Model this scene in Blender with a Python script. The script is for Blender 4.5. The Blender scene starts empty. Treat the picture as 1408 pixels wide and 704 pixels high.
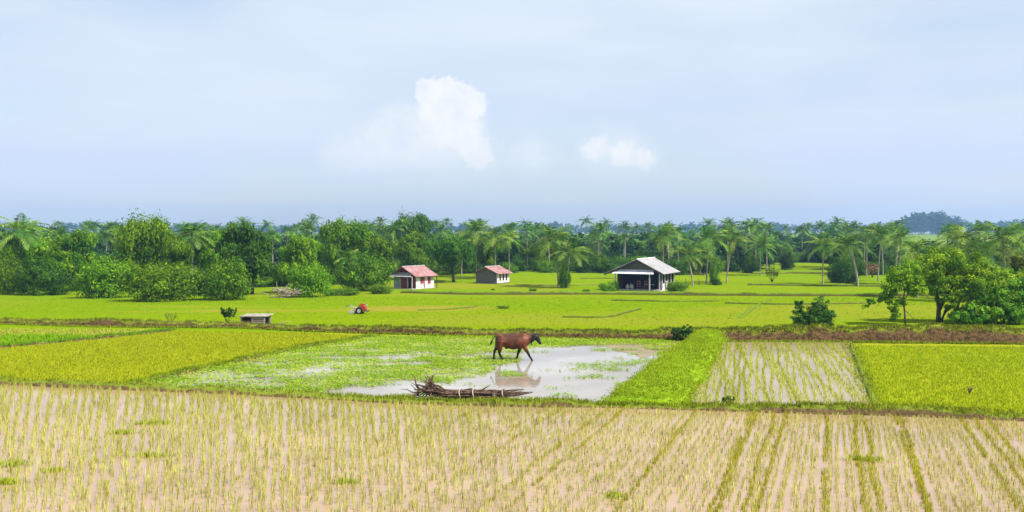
import bpy, bmesh, math, random
import numpy as np
from mathutils import Vector, Matrix

R = math.radians
rng = np.random.default_rng(7)
random.seed(7)
scene = bpy.context.scene
COL = scene.collection

# ------------------------------------------------------------------ camera
CAM_H, F = 7.2, 1300.0
PITCH = math.atan(36.0 / F)
cam = bpy.data.cameras.new('camera')
cam.sensor_width = 36.0
cam.lens = 36.0 * F / 1408.0
cam.clip_start, cam.clip_end = 0.1, 12000
co = bpy.data.objects.new('camera', cam); COL.objects.link(co)
co.location = (0, 0, CAM_H)
co.rotation_euler = (math.pi / 2 - PITCH, 0, 0)
scene.camera = co
CP, SP = math.cos(PITCH), math.sin(PITCH)


def smooth(a, b, v):
    t = np.clip((v - a) / (b - a), 0, 1)
    return t * t * (3 - 2 * t)


def zg(Y):
    """height of the open ground: level paddies in front, falling gently away behind the long dyke"""
    return -1.5 * smooth(68, 150, np.asarray(Y, float))


def ray(x, y):
    u, v = (x - 704) / F, (352 - y) / F
    return u, CP + v * SP, -SP + v * CP


def gp(x, y, z=None):
    """ground point seen at pixel x, y of the photograph"""
    rx, ry, rz = ray(x, y)
    zz = 0.0 if z is None else z
    Y = 60
    for _ in range(30):
        t = (CAM_H - zz) / -rz
        Y = ry * t
        if z is None:
            zz = float(zg(Y)) if Y > 66 else 0.0
    return rx * t, Y, zz


def at(x, y, Y):
    rx, ry, rz = ray(x, y)
    t = Y / ry
    return rx * t, Y, CAM_H + rz * t


# ------------------------------------------------------------------ noise
_perm = np.random.default_rng(3).random((256, 256))


def vnoise(x, y):
    xi, yi = np.floor(x).astype(int), np.floor(y).astype(int)
    fx, fy = x - xi, y - yi
    fx, fy = fx * fx * (3 - 2 * fx), fy * fy * (3 - 2 * fy)
    a = _perm[xi % 256, yi % 256]; b = _perm[(xi + 1) % 256, yi % 256]
    c = _perm[xi % 256, (yi + 1) % 256]; d = _perm[(xi + 1) % 256, (yi + 1) % 256]
    return (a * (1 - fx) + b * fx) * (1 - fy) + (c * (1 - fx) + d * fx) * fy


def fbm(x, y, o=4):
    s, a, t = 0, 1, 0
    for _ in range(o):
        s = s + a * vnoise(x, y); t += a
        x, y, a = x * 2.03 + 17.1, y * 2.03 + 5.7, a * 0.5
    return s / t


def inside(poly, X, Y):
    res = np.zeros(X.shape, bool)
    n = len(poly)
    for i in range(n):
        x1, y1 = poly[i][0], poly[i][1]; x2, y2 = poly[(i + 1) % n][0], poly[(i + 1) % n][1]
        c = ((y1 > Y) != (y2 > Y))
        with np.errstate(divide='ignore', invalid='ignore'):
            xx = (x2 - x1) * (Y - y1) / ((y2 - y1) if y2 != y1 else 1e-9) + x1
        res ^= c & (X < xx)
    return res


# ------------------------------------------------------------------ object helpers
def tag(o, label=None, cat=None, group=None, kind=None):
    if label: o['label'] = label
    if cat: o['category'] = cat
    if group: o['group'] = group
    if kind: o['kind'] = kind
    return o


def thing(name, label, cat, loc=(0, 0, 0), rz=0, group=None, scale=None):
    o = bpy.data.objects.new(name, None); COL.objects.link(o)
    o.empty_display_size = 0.2
    o.location = loc; o.rotation_euler = (0, 0, rz)
    if scale: o.scale = scale
    return tag(o, label, cat, group)


def link(name, me, parent=None, loc=None, rot=None, scale=None):
    o = bpy.data.objects.new(name, me); COL.objects.link(o)
    if parent: o.parent = parent
    if loc: o.location = loc
    if rot: o.rotation_euler = rot
    if scale: o.scale = scale
    return o


def nmesh(name, V, Fc, mat, tint=None, smooth_=False):
    """mesh from arrays; Fc is one (n,k) array or a list of them"""
    V = np.asarray(V, np.float32)
    Fl = Fc if isinstance(Fc, list) else [Fc]
    Fl = [np.asarray(f, np.int32) for f in Fl if len(f)]
    me = bpy.data.meshes.new(name)
    me.vertices.add(len(V)); me.vertices.foreach_set('co', V.ravel())
    loops = np.concatenate([f.ravel() for f in Fl])
    tot = np.concatenate([np.full(len(f), f.shape[1], np.int32) for f in Fl])
    start = np.concatenate([[0], np.cumsum(tot)[:-1]]).astype(np.int32)
    me.loops.add(len(loops)); me.loops.foreach_set('vertex_index', loops)
    me.polygons.add(len(tot))
    me.polygons.foreach_set('loop_start', start)
    me.polygons.foreach_set('loop_total', tot)
    if smooth_:
        me.polygons.foreach_set('use_smooth', np.ones(len(tot), bool))
    if tint is not None:
        t = np.ones((len(V), 4), np.float32); t[:, :3] = tint
        a = me.color_attributes.new('tint', 'FLOAT_COLOR', 'POINT')
        a.data.foreach_set('color', t.ravel())
    me.update(calc_edges=True); me.validate()
    me.materials.append(mat)
    return me


class MB:
    """collects simple solids into one mesh"""
    def __init__(s): s.v = []; s.f = []

    def add(s, vs, fs):
        o = len(s.v); s.v += [tuple(v) for v in vs]; s.f += [tuple(i + o for i in f) for f in fs]

    def box(s, x0, x1, y0, y1, z0, z1):
        s.add([(x0, y0, z0), (x1, y0, z0), (x1, y1, z0), (x0, y1, z0), (x0, y0, z1), (x1, y0, z1), (x1, y1, z1), (x0, y1, z1)],
              [(0, 3, 2, 1), (4, 5, 6, 7), (0, 1, 5, 4), (1, 2, 6, 5), (2, 3, 7, 6), (3, 0, 4, 7)])

    def prism(s, poly, y0, y1):
        """polygon in x,z swept along y"""
        n = len(poly)
        s.add([(x, y0, z) for x, z in poly] + [(x, y1, z) for x, z in poly],
              [tuple(range(n)), tuple(range(2 * n - 1, n - 1, -1))] + [(i, i + n, (i + 1) % n + n, (i + 1) % n) for i in range(n)])

    def slab(s, a, b, c, d, t):
        """four corners, thickened downwards"""
        vs = [Vector(p) for p in (a, b, c, d)]
        nn = (vs[1] - vs[0]).cross(vs[3] - vs[0]).normalized() * t
        if nn.z > 0: nn = -nn
        s.add(vs + [v + nn for v in vs], [(0, 1, 2, 3), (7, 6, 5, 4), (0, 4, 5, 1), (1, 5, 6, 2), (2, 6, 7, 3), (3, 7, 4, 0)])

    def tube(s, pts, rad, n=6, cap=True):
        V, Fq, caps = tube(pts, rad, n)
        s.add(V, [tuple(f) for f in Fq] + ([tuple(c) for c in caps] if cap else []))

    def ball(s, c, r, n=8, m=6):
        vs, fs = [], []
        for i in range(m + 1):
            th = math.pi * i / m
            for j in range(n):
                ph = 2 * math.pi * j / n
                vs.append((c[0] + r[0] * math.sin(th) * math.cos(ph), c[1] + r[1] * math.sin(th) * math.sin(ph), c[2] + r[2] * math.cos(th)))
        for i in range(m):
            for j in range(n):
                fs.append((i * n + j, (i + 1) * n + j, (i + 1) * n + (j + 1) % n, i * n + (j + 1) % n))
        s.add(vs, fs)

    def mesh(s, name, mat, smooth_=False):
        me = bpy.data.meshes.new(name); me.from_pydata(s.v, [], s.f); me.update()
        bm = bmesh.new(); bm.from_mesh(me)
        bmesh.ops.recalc_face_normals(bm, faces=bm.faces); bm.to_mesh(me); bm.free()
        if smooth_: me.polygons.foreach_set('use_smooth', [True] * len(me.polygons))
        me.materials.append(mat)
        return me

    def build(s, name, mat, parent=None, smooth_=False, **k):
        return link(name, s.mesh(name, mat, smooth_), parent, **k)


def tube(pts, rad, n=6):
    P = [Vector(p) for p in pts]
    V, Q = [], []
    up = Vector((0.31, 0.17, 0.93)).normalized()
    for i, p in enumerate(P):
        d = (P[min(i + 1, len(P) - 1)] - P[max(i - 1, 0)]).normalized()
        a = d.cross(up if abs(d.dot(up)) < 0.95 else Vector((1, 0, 0))).normalized(); b = d.cross(a)
        r = rad[i] if hasattr(rad, '__len__') else rad
        for j in range(n):
            t = 2 * math.pi * j / n
            V.append(p + a * (r * math.cos(t)) + b * (r * math.sin(t)))
    for i in range(len(P) - 1):
        for j in range(n):
            Q.append((i * n + j, i * n + (j + 1) % n, (i + 1) * n + (j + 1) % n, (i + 1) * n + j))
    return V, Q, [tuple(range(n - 1, -1, -1)), tuple((len(P) - 1) * n + j for j in range(n))]


# ------------------------------------------------------------------ materials
def mat(name, col=(0.5, 0.5, 0.5), rough=0.8, spec=0.3, noise=0.0, scale=3.0, col2=None, bump=0.0, bscale=20.0, stretch=(1, 1, 1), metal=0.0, coords='Object', detail=6.0):
    m = bpy.data.materials.new(name); m.use_nodes = True
    nt = m.node_tree; b = nt.nodes['Principled BSDF']
    b.inputs['Base Color'].default_value = (*col, 1); b.inputs['Roughness'].default_value = rough
    b.inputs['Specular IOR Level'].default_value = spec; b.inputs['Metallic'].default_value = metal
    tc = nt.nodes.new('ShaderNodeTexCoord'); mp = nt.nodes.new('ShaderNodeMapping'); mp.inputs['Scale'].default_value = stretch
    nt.links.new(tc.outputs[coords], mp.inputs['Vector'])
    if col2 is not None:
        n = nt.nodes.new('ShaderNodeTexNoise'); n.inputs['Scale'].default_value = scale; n.inputs['Detail'].default_value = detail
        n.inputs['Roughness'].default_value = 0.65
        nt.links.new(mp.outputs[0], n.inputs['Vector'])
        r = nt.nodes.new('ShaderNodeValToRGB'); r.color_ramp.elements[0].position = 0.36; r.color_ramp.elements[1].position = 0.64
        r.color_ramp.elements[0].color = (*col, 1); r.color_ramp.elements[1].color = (*col2, 1)
        nt.links.new(n.outputs['Fac'], r.inputs[0]); nt.links.new(r.outputs[0], b.inputs['Base Color'])
    if bump:
        n = nt.nodes.new('ShaderNodeTexNoise'); n.inputs['Scale'].default_value = bscale; n.inputs['Detail'].default_value = 5
        nt.links.new(mp.outputs[0], n.inputs['Vector'])
        bp = nt.nodes.new('ShaderNodeBump'); bp.inputs['Strength'].default_value = bump; bp.inputs['Distance'].default_value = 0.1
        nt.links.new(n.outputs['Fac'], bp.inputs['Height']); nt.links.new(bp.outputs[0], b.inputs['Normal'])
    return m


def leaf_mat(name, trans=0.3, rough=0.6, spec=0.12):
    m = bpy.data.materials.new(name); m.use_nodes = True
    nt = m.node_tree; b = nt.nodes['Principled BSDF']; out = nt.nodes['Material Output']
    a = nt.nodes.new('ShaderNodeAttribute'); a.attribute_name = 'tint'
    oi = nt.nodes.new('ShaderNodeObjectInfo')
    hs = nt.nodes.new('ShaderNodeHueSaturation')
    mr = nt.nodes.new('ShaderNodeMapRange'); mr.inputs[3].default_value = 0.8; mr.inputs[4].default_value = 1.2
    mh = nt.nodes.new('ShaderNodeMapRange'); mh.inputs[3].default_value = 0.496; mh.inputs[4].default_value = 0.512
    nt.links.new(oi.outputs['Random'], mr.inputs[0]); nt.links.new(oi.outputs['Random'], mh.inputs[0])
    nt.links.new(mr.outputs[0], hs.inputs['Value']); nt.links.new(mh.outputs[0], hs.inputs['Hue'])
    nt.links.new(a.outputs['Color'], hs.inputs['Color'])
    nt.links.new(hs.outputs[0], b.inputs['Base Color'])
    b.inputs['Roughness'].default_value = rough; b.inputs['Specular IOR Level'].default_value = spec
    tr = nt.nodes.new('ShaderNodeBsdfTranslucent'); mx = nt.nodes.new('ShaderNodeMixShader'); mx.inputs[0].default_value = trans
    nt.links.new(hs.outputs[0], tr.inputs['Color'])
    nt.links.new(b.outputs[0], mx.inputs[1]); nt.links.new(tr.outputs[0], mx.inputs[2]); nt.links.new(mx.outputs[0], out.inputs['Surface'])
    return m


M_LEAF = leaf_mat('leaf', 0.42)
M_PALM = leaf_mat('palm_leaf', 0.22, 0.5, 0.2)
M_RICE = leaf_mat('rice_leaf', 0.35, 0.8, 0.02)
M_BARK = mat('bark', (0.045, 0.035, 0.025), 0.9, 0.2, col2=(0.12, 0.095, 0.07), scale=6)
M_PTRUNK = mat('palm_trunk', (0.20, 0.16, 0.12), 0.9, 0.2, col2=(0.36, 0.31, 0.25), scale=9, stretch=(1, 1, 3))
M_DRYWOOD = mat('dry_wood', (0.030, 0.016, 0.011), 0.85, 0.15, col2=(0.155, 0.095, 0.068), scale=7)
M_PALEWOOD = mat('weathered_wood', (0.20, 0.15, 0.11), 0.85, 0.2, col2=(0.38, 0.31, 0.25), scale=5, stretch=(1, 1, 4))
M_DARKWOOD = mat('dark_wood', (0.035, 0.028, 0.03), 0.8, 0.2, col2=(0.08, 0.06, 0.055), scale=4)


def ground_material():
    m = bpy.data.materials.new('field_ground'); m.use_nodes = True
    nt = m.node_tree; b = nt.nodes['Principled BSDF']; b.inputs['Roughness'].default_value = 0.95
    b.inputs['Specular IOR Level'].default_value = 0.0
    tc = nt.nodes.new('ShaderNodeTexCoord')
    mp = nt.nodes.new('ShaderNodeMapping'); mp.inputs['Scale'].default_value = (0.02, 0.09, 1)
    n1 = nt.nodes.new('ShaderNodeTexNoise'); n1.inputs['Scale'].default_value = 1; n1.inputs['Detail'].default_value = 6; n1.inputs['Roughness'].default_value = 0.6
    nt.links.new(tc.outputs['Object'], mp.inputs[0]); nt.links.new(mp.outputs[0], n1.inputs['Vector'])
    cr = nt.nodes.new('ShaderNodeValToRGB'); e = cr.color_ramp.elements
    e[0].position, e[0].color = 0.3, (0.118, 0.205, 0.0015, 1)
    e[1].position, e[1].color = 0.7, (0.158, 0.218, 0.002, 1)
    nt.links.new(n1.outputs['Fac'], cr.inputs[0])
    n2 = nt.nodes.new('ShaderNodeTexNoise'); n2.inputs['Scale'].default_value = 2.2; n2.inputs['Detail'].default_value = 4
    nt.links.new(tc.outputs['Object'], n2.inputs['Vector'])
    mr = nt.nodes.new('ShaderNodeMapRange'); mr.inputs[1].default_value = 0.3; mr.inputs[2].default_value = 0.7; mr.inputs[3].default_value = 0.8; mr.inputs[4].default_value = 1.15
    nt.links.new(n2.outputs['Fac'], mr.inputs[0])
    mu = nt.nodes.new('ShaderNodeMix'); mu.data_type = 'RGBA'; mu.blend_type = 'MULTIPLY'; mu.inputs[0].default_value = 1
    nt.links.new(cr.outputs[0], mu.inputs[6]); nt.links.new(mr.outputs[0], mu.inputs[7])
    at_ = nt.nodes.new('ShaderNodeAttribute'); at_.attribute_name = 'tint'
    sep = nt.nodes.new('ShaderNodeSeparateColor'); nt.links.new(at_.outputs['Color'], sep.inputs[0])
    mb = nt.nodes.new('ShaderNodeMix'); mb.data_type = 'RGBA'; mb.inputs[7].default_value = (0.23, 0.19, 0.025, 1)
    nt.links.new(sep.outputs[0], mb.inputs[0]); nt.links.new(mu.outputs[2], mb.inputs[6])
    nt.links.new(mb.outputs[2], b.inputs['Base Color'])
    bp = nt.nodes.new('ShaderNodeBump'); bp.inputs['Strength'].default_value = 0.5; bp.inputs['Distance'].default_value = 0.15
    nt.links.new(n2.outputs['Fac'], bp.inputs['Height']); nt.links.new(bp.outputs[0], b.inputs['Normal'])
    return m


def bund_material(name, earth, earth2, grass, grass2, bias, scale=0.9):
    """earth and grass in patches, grass favoured on level tops (bias)"""
    m = bpy.data.materials.new(name); m.use_nodes = True
    nt = m.node_tree; b = nt.nodes['Principled BSDF']; b.inputs['Roughness'].default_value = 0.95; b.inputs['Specular IOR Level'].default_value = 0.1
    tc = nt.nodes.new('ShaderNodeTexCoord'); ge = nt.nodes.new('ShaderNodeNewGeometry')

    def noise(s, d=5):
        n = nt.nodes.new('ShaderNodeTexNoise'); n.inputs['Scale'].default_value = s; n.inputs['Detail'].default_value = d
        n.inputs['Roughness'].default_value = 0.7
        nt.links.new(tc.outputs['Object'], n.inputs['Vector']); return n

    def ramp(n, a, c):
        r = nt.nodes.new('ShaderNodeValToRGB'); r.color_ramp.elements[0].position = 0.35; r.color_ramp.elements[1].position = 0.65
        r.color_ramp.elements[0].color = (*a, 1); r.color_ramp.elements[1].color = (*c, 1)
        nt.links.new(n.outputs['Fac'], r.inputs[0]); return r
    fine = noise(5)
    re, rg = ramp(fine, earth, earth2), ramp(fine, grass, grass2)
    sx = nt.nodes.new('ShaderNodeSeparateXYZ'); nt.links.new(ge.outputs['Normal'], sx.inputs[0])
    n = noise(scale)
    ad = nt.nodes.new('ShaderNodeMath'); ad.operation = 'MULTIPLY_ADD'; ad.inputs[1].default_value = 0.9
    nt.links.new(sx.outputs['Z'], ad.inputs[0]); nt.links.new(n.outputs['Fac'], ad.inputs[2])
    mr = nt.nodes.new('ShaderNodeMapRange'); mr.inputs[1].default_value = 1.25 - bias; mr.inputs[2].default_value = 1.42 - bias
    nt.links.new(ad.outputs[0], mr.inputs[0])
    mx = nt.nodes.new('ShaderNodeMix'); mx.data_type = 'RGBA'
    nt.links.new(mr.outputs[0], mx.inputs[0]); nt.links.new(re.outputs[0], mx.inputs[6]); nt.links.new(rg.outputs[0], mx.inputs[7])
    nt.links.new(mx.outputs[2], b.inputs['Base Color'])
    bp = nt.nodes.new('ShaderNodeBump'); bp.inputs['Strength'].default_value = 0.9; bp.inputs['Distance'].default_value = 0.12
    nt.links.new(fine.outputs['Fac'], bp.inputs['Height']); nt.links.new(bp.outputs[0], b.inputs['Normal'])
    return m


def water_material(name, mud, mud2, rough, ripple, rscale, ior=1.33, mscale=0.35):
    m = bpy.data.materials.new(name); m.use_nodes = True
    nt = m.node_tree; b = nt.nodes['Principled BSDF']
    b.inputs['Roughness'].default_value = rough; b.inputs['IOR'].default_value = ior; b.inputs['Specular IOR Level'].default_value = 0.5
    tc = nt.nodes.new('ShaderNodeTexCoord')
    n = nt.nodes.new('ShaderNodeTexNoise'); n.inputs['Scale'].default_value = mscale; n.inputs['Detail'].default_value = 7
    nt.links.new(tc.outputs['Object'], n.inputs['Vector'])
    r = nt.nodes.new('ShaderNodeValToRGB'); r.color_ramp.elements[0].position = 0.35; r.color_ramp.elements[1].position = 0.65
    r.color_ramp.elements[0].color = (*mud, 1); r.color_ramp.elements[1].color = (*mud2, 1)
    nt.links.new(n.outputs['Fac'], r.inputs[0]); nt.links.new(r.outputs[0], b.inputs['Base Color'])
    n2 = nt.nodes.new('ShaderNodeTexNoise'); n2.inputs['Scale'].default_value = rscale; n2.inputs['Detail'].default_value = 3
    nt.links.new(tc.outputs['Object'], n2.inputs['Vector'])
    bp = nt.nodes.new('ShaderNodeBump'); bp.inputs['Strength'].default_value = ripple; bp.inputs['Distance'].default_value = 0.02
    nt.links.new(n2.outputs['Fac'], bp.inputs['Height']); nt.links.new(bp.outputs[0], b.inputs['Normal'])
    return m


M_GROUND = ground_material()
M_BROWNBUND = bund_material('earth_dyke', (0.030, 0.018, 0.007), (0.15, 0.086, 0.036), (0.12, 0.15, 0.008), (0.20, 0.25, 0.008), 0.06)
M_GREENBUND = bund_material('grassy_dyke', (0.10, 0.10, 0.02), (0.16, 0.16, 0.03), (0.17, 0.29, 0.006), (0.23, 0.34, 0.008), 0.45)
M_FARBUND = bund_material('grassy_field_bank', (0.06, 0.06, 0.010), (0.10, 0.10, 0.015), (0.09, 0.15, 0.006), (0.14, 0.21, 0.006), 0.2)
M_MIDBUND = bund_material('mixed_dyke', (0.09, 0.060, 0.025), (0.16, 0.11, 0.045), (0.13, 0.17, 0.015), (0.18, 0.23, 0.016), 0.12)
M_MUDWATER = water_material('muddy_water', (0.29, 0.190, 0.118), (0.36, 0.245, 0.158), 0.10, 0.25, 5)
M_POND = water_material('pond_water', (0.20, 0.155, 0.10), (0.35, 0.31, 0.27), 0.03, 0.16, 2.5, 1.5, 0.16)
M_FLOOD = water_material('flooded_plot_water', (0.22, 0.165, 0.095), (0.29, 0.225, 0.14), 0.22, 0.35, 5, 1.33)
M_SOIL = mat('paddy_soil', (0.22, 0.235, 0.010), 0.95, 0.0, col2=(0.26, 0.27, 0.012), scale=0.6, bump=0.3, bscale=6)

# ------------------------------------------------------------------ world
SUN_EL, SX, SY = R(53), math.cos(R(-30)), math.sin(R(-30))
w = bpy.data.worlds.new('World'); scene.world = w; w.use_nodes = True
nt = w.node_tree; bg = nt.nodes['Background']; bg.inputs['Strength'].default_value = 0.1
sky = nt.nodes.new('ShaderNodeTexSky'); sky.sky_type = 'NISHITA'; sky.sun_disc = False
sky.sun_elevation = SUN_EL; sky.sun_rotation = math.atan2(SX, SY); sky.air_density = 1.0; sky.dust_density = 1.2; sky.ozone_density = 1.0
tc = nt.nodes.new('ShaderNodeTexCoord')
nrm = nt.nodes.new('ShaderNodeVectorMath'); nrm.operation = 'NORMALIZE'; nt.links.new(tc.outputs['Generated'], nrm.inputs[0])


def wmath(op, a, b=None, c=None, clamp=False):
    n = nt.nodes.new('ShaderNodeMath'); n.operation = op; n.use_clamp = clamp
    for i, v in enumerate((a, b, c)):
        if v is None: continue
        if isinstance(v, (int, float)): n.inputs[i].default_value = v
        else: nt.links.new(v, n.inputs[i])
    return n.outputs[0]


def wnoise(scale, stretch=(1, 1, 1), detail=6, rough=0.55, vec=None):
    mp = nt.nodes.new('ShaderNodeMapping'); mp.inputs['Scale'].default_value = stretch
    nt.links.new(vec or nrm.outputs[0], mp.inputs[0])
    n = nt.nodes.new('ShaderNodeTexNoise'); n.inputs['Scale'].default_value = scale; n.inputs['Detail'].default_value = detail; n.inputs['Roughness'].default_value = rough
    nt.links.new(mp.outputs[0], n.inputs['Vector'])
    return n


def wmix(fac, a, b):
    n = nt.nodes.new('ShaderNodeMix'); n.data_type = 'RGBA'
    if isinstance(fac, (int, float)): n.inputs[0].default_value = fac
    else: nt.links.new(fac, n.inputs[0])
    for i, v in ((6, a), (7, b)):
        if isinstance(v, tuple): n.inputs[i].default_value = (*v, 1)
        else: nt.links.new(v, n.inputs[i])
    return n.outputs[2]


def wrange(v, a, b, c=0.0, d=1.0):
    n = nt.nodes.new('ShaderNodeMapRange'); n.interpolation_type = 'SMOOTHSTEP'
    n.inputs[1].default_value = a; n.inputs[2].default_value = b; n.inputs[3].default_value = c; n.inputs[4].default_value = d
    nt.links.new(v, n.inputs[0]); return n.outputs[0]


VEIL = (4.25, 4.8, 6.05)      # thin high cloud, lit by the sun (times the 0.1 strength)
veil = wnoise(2.2, (1, 1, 3.2), 5, 0.5)
vf = wrange(veil.outputs['Fac'], 0.32, 0.64, 0.52, 1.0)
sepz = nt.nodes.new('ShaderNodeSeparateXYZ'); nt.links.new(nrm.outputs[0], sepz.inputs[0])
vcol = wmix(wrange(sepz.outputs['Z'], 0.02, 0.26, 0, 1), VEIL, (4.55, 5.2, 6.0))
streak = wnoise(3.4, (0.7, 1, 5.5), 7, 0.58)
vcol = wmix(wrange(streak.outputs['Fac'], 0.38, 0.70, 0.0, 0.55), vcol, (5.0, 5.45, 6.05))
c0 = wmix(vf, sky.outputs[0], vcol)
# cumulus heads: soft round lobes around given directions, their edges broken up by noise
warp = wnoise(48, (1, 1, 1), 7, 0.7)
vs = nt.nodes.new('ShaderNodeVectorMath'); vs.operation = 'SUBTRACT'; vs.inputs[1].default_value = (0.5, 0.5, 0.5)
nt.links.new(warp.outputs['Color'], vs.inputs[0])
vsc = nt.nodes.new('ShaderNodeVectorMath'); vsc.operation = 'SCALE'; vsc.inputs['Scale'].default_value = 0.034
nt.links.new(vs.outputs[0], vsc.inputs[0])
va = nt.nodes.new('ShaderNodeVectorMath'); va.operation = 'ADD'
nt.links.new(nrm.outputs[0], va.inputs[0]); nt.links.new(vsc.outputs[0], va.inputs[1])


def lobe(x, y, r, soft):
    d = Vector(ray(x, y)).normalized()
    n = nt.nodes.new('ShaderNodeVectorMath'); n.operation = 'DISTANCE'; n.inputs[1].default_value = d
    nt.links.new(va.outputs[0], n.inputs[0])
    return wrange(n.outputs['Value'], r / F * (1 + soft), r / F * (1 - soft), 0, 1)


def maxof(l):
    o = l[0]
    for k in l[1:]: o = wmath('MAXIMUM', o, k)
    return o


zz = nt.nodes.new('ShaderNodeSeparateXYZ'); nt.links.new(nrm.outputs[0], zz.inputs[0])
soft_part = maxof([lobe(560, 185, 42, 0.45), lobe(530, 188, 30, 0.4), lobe(600, 205, 56, 0.5), lobe(505, 222, 40, 0.6), lobe(560, 235, 60, 0.6), lobe(640, 228, 46, 0.6), lobe(480, 225, 34, 0.7),
                   lobe(730, 222, 26, 0.8), lobe(850, 228, 42, 0.7)])
hard_part = maxof([lobe(640, 146, 27, 0.14), lobe(618, 130, 25, 0.14), lobe(588, 122, 17, 0.16), lobe(606, 148, 28, 0.3), lobe(622, 170, 34, 0.6), lobe(655, 210, 22, 0.2), lobe(634, 196, 18, 0.3), lobe(648, 180, 16, 0.5),
                   lobe(815, 205, 15, 0.5), lobe(855, 215, 15, 0.5), lobe(884, 219, 11, 0.6)])
base_fade = wrange(zz.outputs['Z'], (316 - 258) / F, (316 - 205) / F, 0, 1)
inner = wnoise(55, (1, 1, 1), 5, 0.6)
sf = wmath('MULTIPLY', wmath('MULTIPLY', soft_part, base_fade), wrange(inner.outputs['Fac'], 0.25, 0.7, 0.5, 1.0))
hf = wmath('MULTIPLY', wmath('MULTIPLY', hard_part, base_fade), wrange(inner.outputs['Fac'], 0.25, 0.7, 0.55, 1.0))
c1 = wmix(sf, c0, (5.35, 5.65, 6.0))
c2 = wmix(hf, c1, (6.0, 6.1, 6.15))
nt.links.new(c2, bg.inputs['Color'])

sun = bpy.data.lights.new('sun', 'SUN'); sun.energy = 5.0; sun.angle = R(0.6); sun.color = (1, 0.955, 0.87)
so = bpy.data.objects.new('sun', sun); COL.objects.link(so)
S = Vector((SX * math.cos(SUN_EL), SY * math.cos(SUN_EL), math.sin(SUN_EL)))
so.rotation_euler = (-S).to_track_quat('-Z', 'Y').to_euler()
so.location = S * 60

# ------------------------------------------------------------------ ground sheet
ys = [-30, -10, 0, 8, 14]
y = 18.0
while y < 2300:
    ys.append(y); y *= 1.014 if y > 64 else 1.02
ys = np.array(ys); NX = 281
t = np.linspace(-1, 1, NX); t = np.sign(t) * np.abs(t) ** 1.25
GX = np.outer(70 + 0.95 * np.maximum(ys, 0), t); GY = np.repeat(ys[:, None], NX, 1)
GZ = zg(GY) + np.where(GY < 66, -0.22, 0.0) + (fbm(GX * 0.08, GY * 0.08) - 0.5) * 0.12 * (GY > 66)
V = np.stack([GX, GY, GZ], -1).reshape(-1, 3)
ii = np.arange(len(ys) - 1)[:, None] * NX + np.arange(NX - 1)[None]
Q = np.stack([ii, ii + 1, ii + NX + 1, ii + NX], -1).reshape(-1, 4)
soil = np.zeros(GX.shape)


def strip_mask(pts, half, soft):
    """closeness to a polyline given in photo pixels on the ground"""
    W = [gp(*p)[:2] for p in pts]
    d = np.full(GX.shape, 1e9)
    for a, b in zip(W[:-1], W[1:]):
        ax, ay = a; bx, by = b; L = (bx - ax) ** 2 + (by - ay) ** 2 + 1e-9
        u = np.clip(((GX - ax) * (bx - ax) + (GY - ay) * (by - ay)) / L, 0, 1)
        d = np.minimum(d, np.hypot(GX - ax - u * (bx - ax), GY - ay - u * (by - ay)))
    return 1 - smooth(half, half + soft, d)


br = fbm(GX * 0.09 + 5, GY * 0.3)
soil = np.maximum(soil, strip_mask([(210, 425), (400, 424), (620, 424)], 2.2, 4.0) * smooth(0.35, 0.6, br) * 0.9)
soil = np.maximum(soil, strip_mask([(600, 392), (720, 398), (830, 402)], 1.5, 3.0) * smooth(0.42, 0.65, br) * 0.6)
soil = np.maximum(soil, strip_mask([(905, 399), (1000, 399)], 1.5, 3.0) * smooth(0.4, 0.65, br) * 0.45)
soil = np.maximum(soil, 0.35 * smooth(0.55, 0.75, fbm(GX * 0.03 + 31, GY * 0.1)) * (GY > 70))
tint = np.zeros((soil.size, 3)); tint[:, 0] = soil.ravel()
tag(link('ground', nmesh('ground', V, Q, M_GROUND, tint, True)), 'open lime green rice land reaching to the horizon', 'ground', kind='structure')

# ------------------------------------------------------------------ plot sheets between the dykes
BA = [(-420, 505), (-200, 515), (0, 527), (130, 533), (300, 539), (430, 546), (570, 554), (735, 558), (860, 559), (1010, 564), (1200, 569), (1408, 577), (1650, 586)]
BB = [(-420, 436), (-200, 440), (0, 446), (100, 449), (145, 450), (190, 450), (330, 451), (430, 456), (560, 460), (700, 464), (860, 467), (930, 469), (1000, 470), (1200, 471), (1408, 473), (1700, 476)]
A_line = [gp(x, y, 0) for x, y in BA]
B_line = [gp(x, y, 0) for x, y in BB]


def poly_sheet(name, pts, z, m, label, cat):
    bm = bmesh.new()
    f = bm.faces.new([bm.verts.new((p[0], p[1], z)) for p in pts])
    if f.normal.z < 0: f.normal_flip()
    bmesh.ops.triangulate(bm, faces=bm.faces)
    me = bpy.data.meshes.new(name); bm.to_mesh(me); bm.free(); me.materials.append(m)
    return tag(link(name, me), label, cat, kind='structure')


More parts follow.
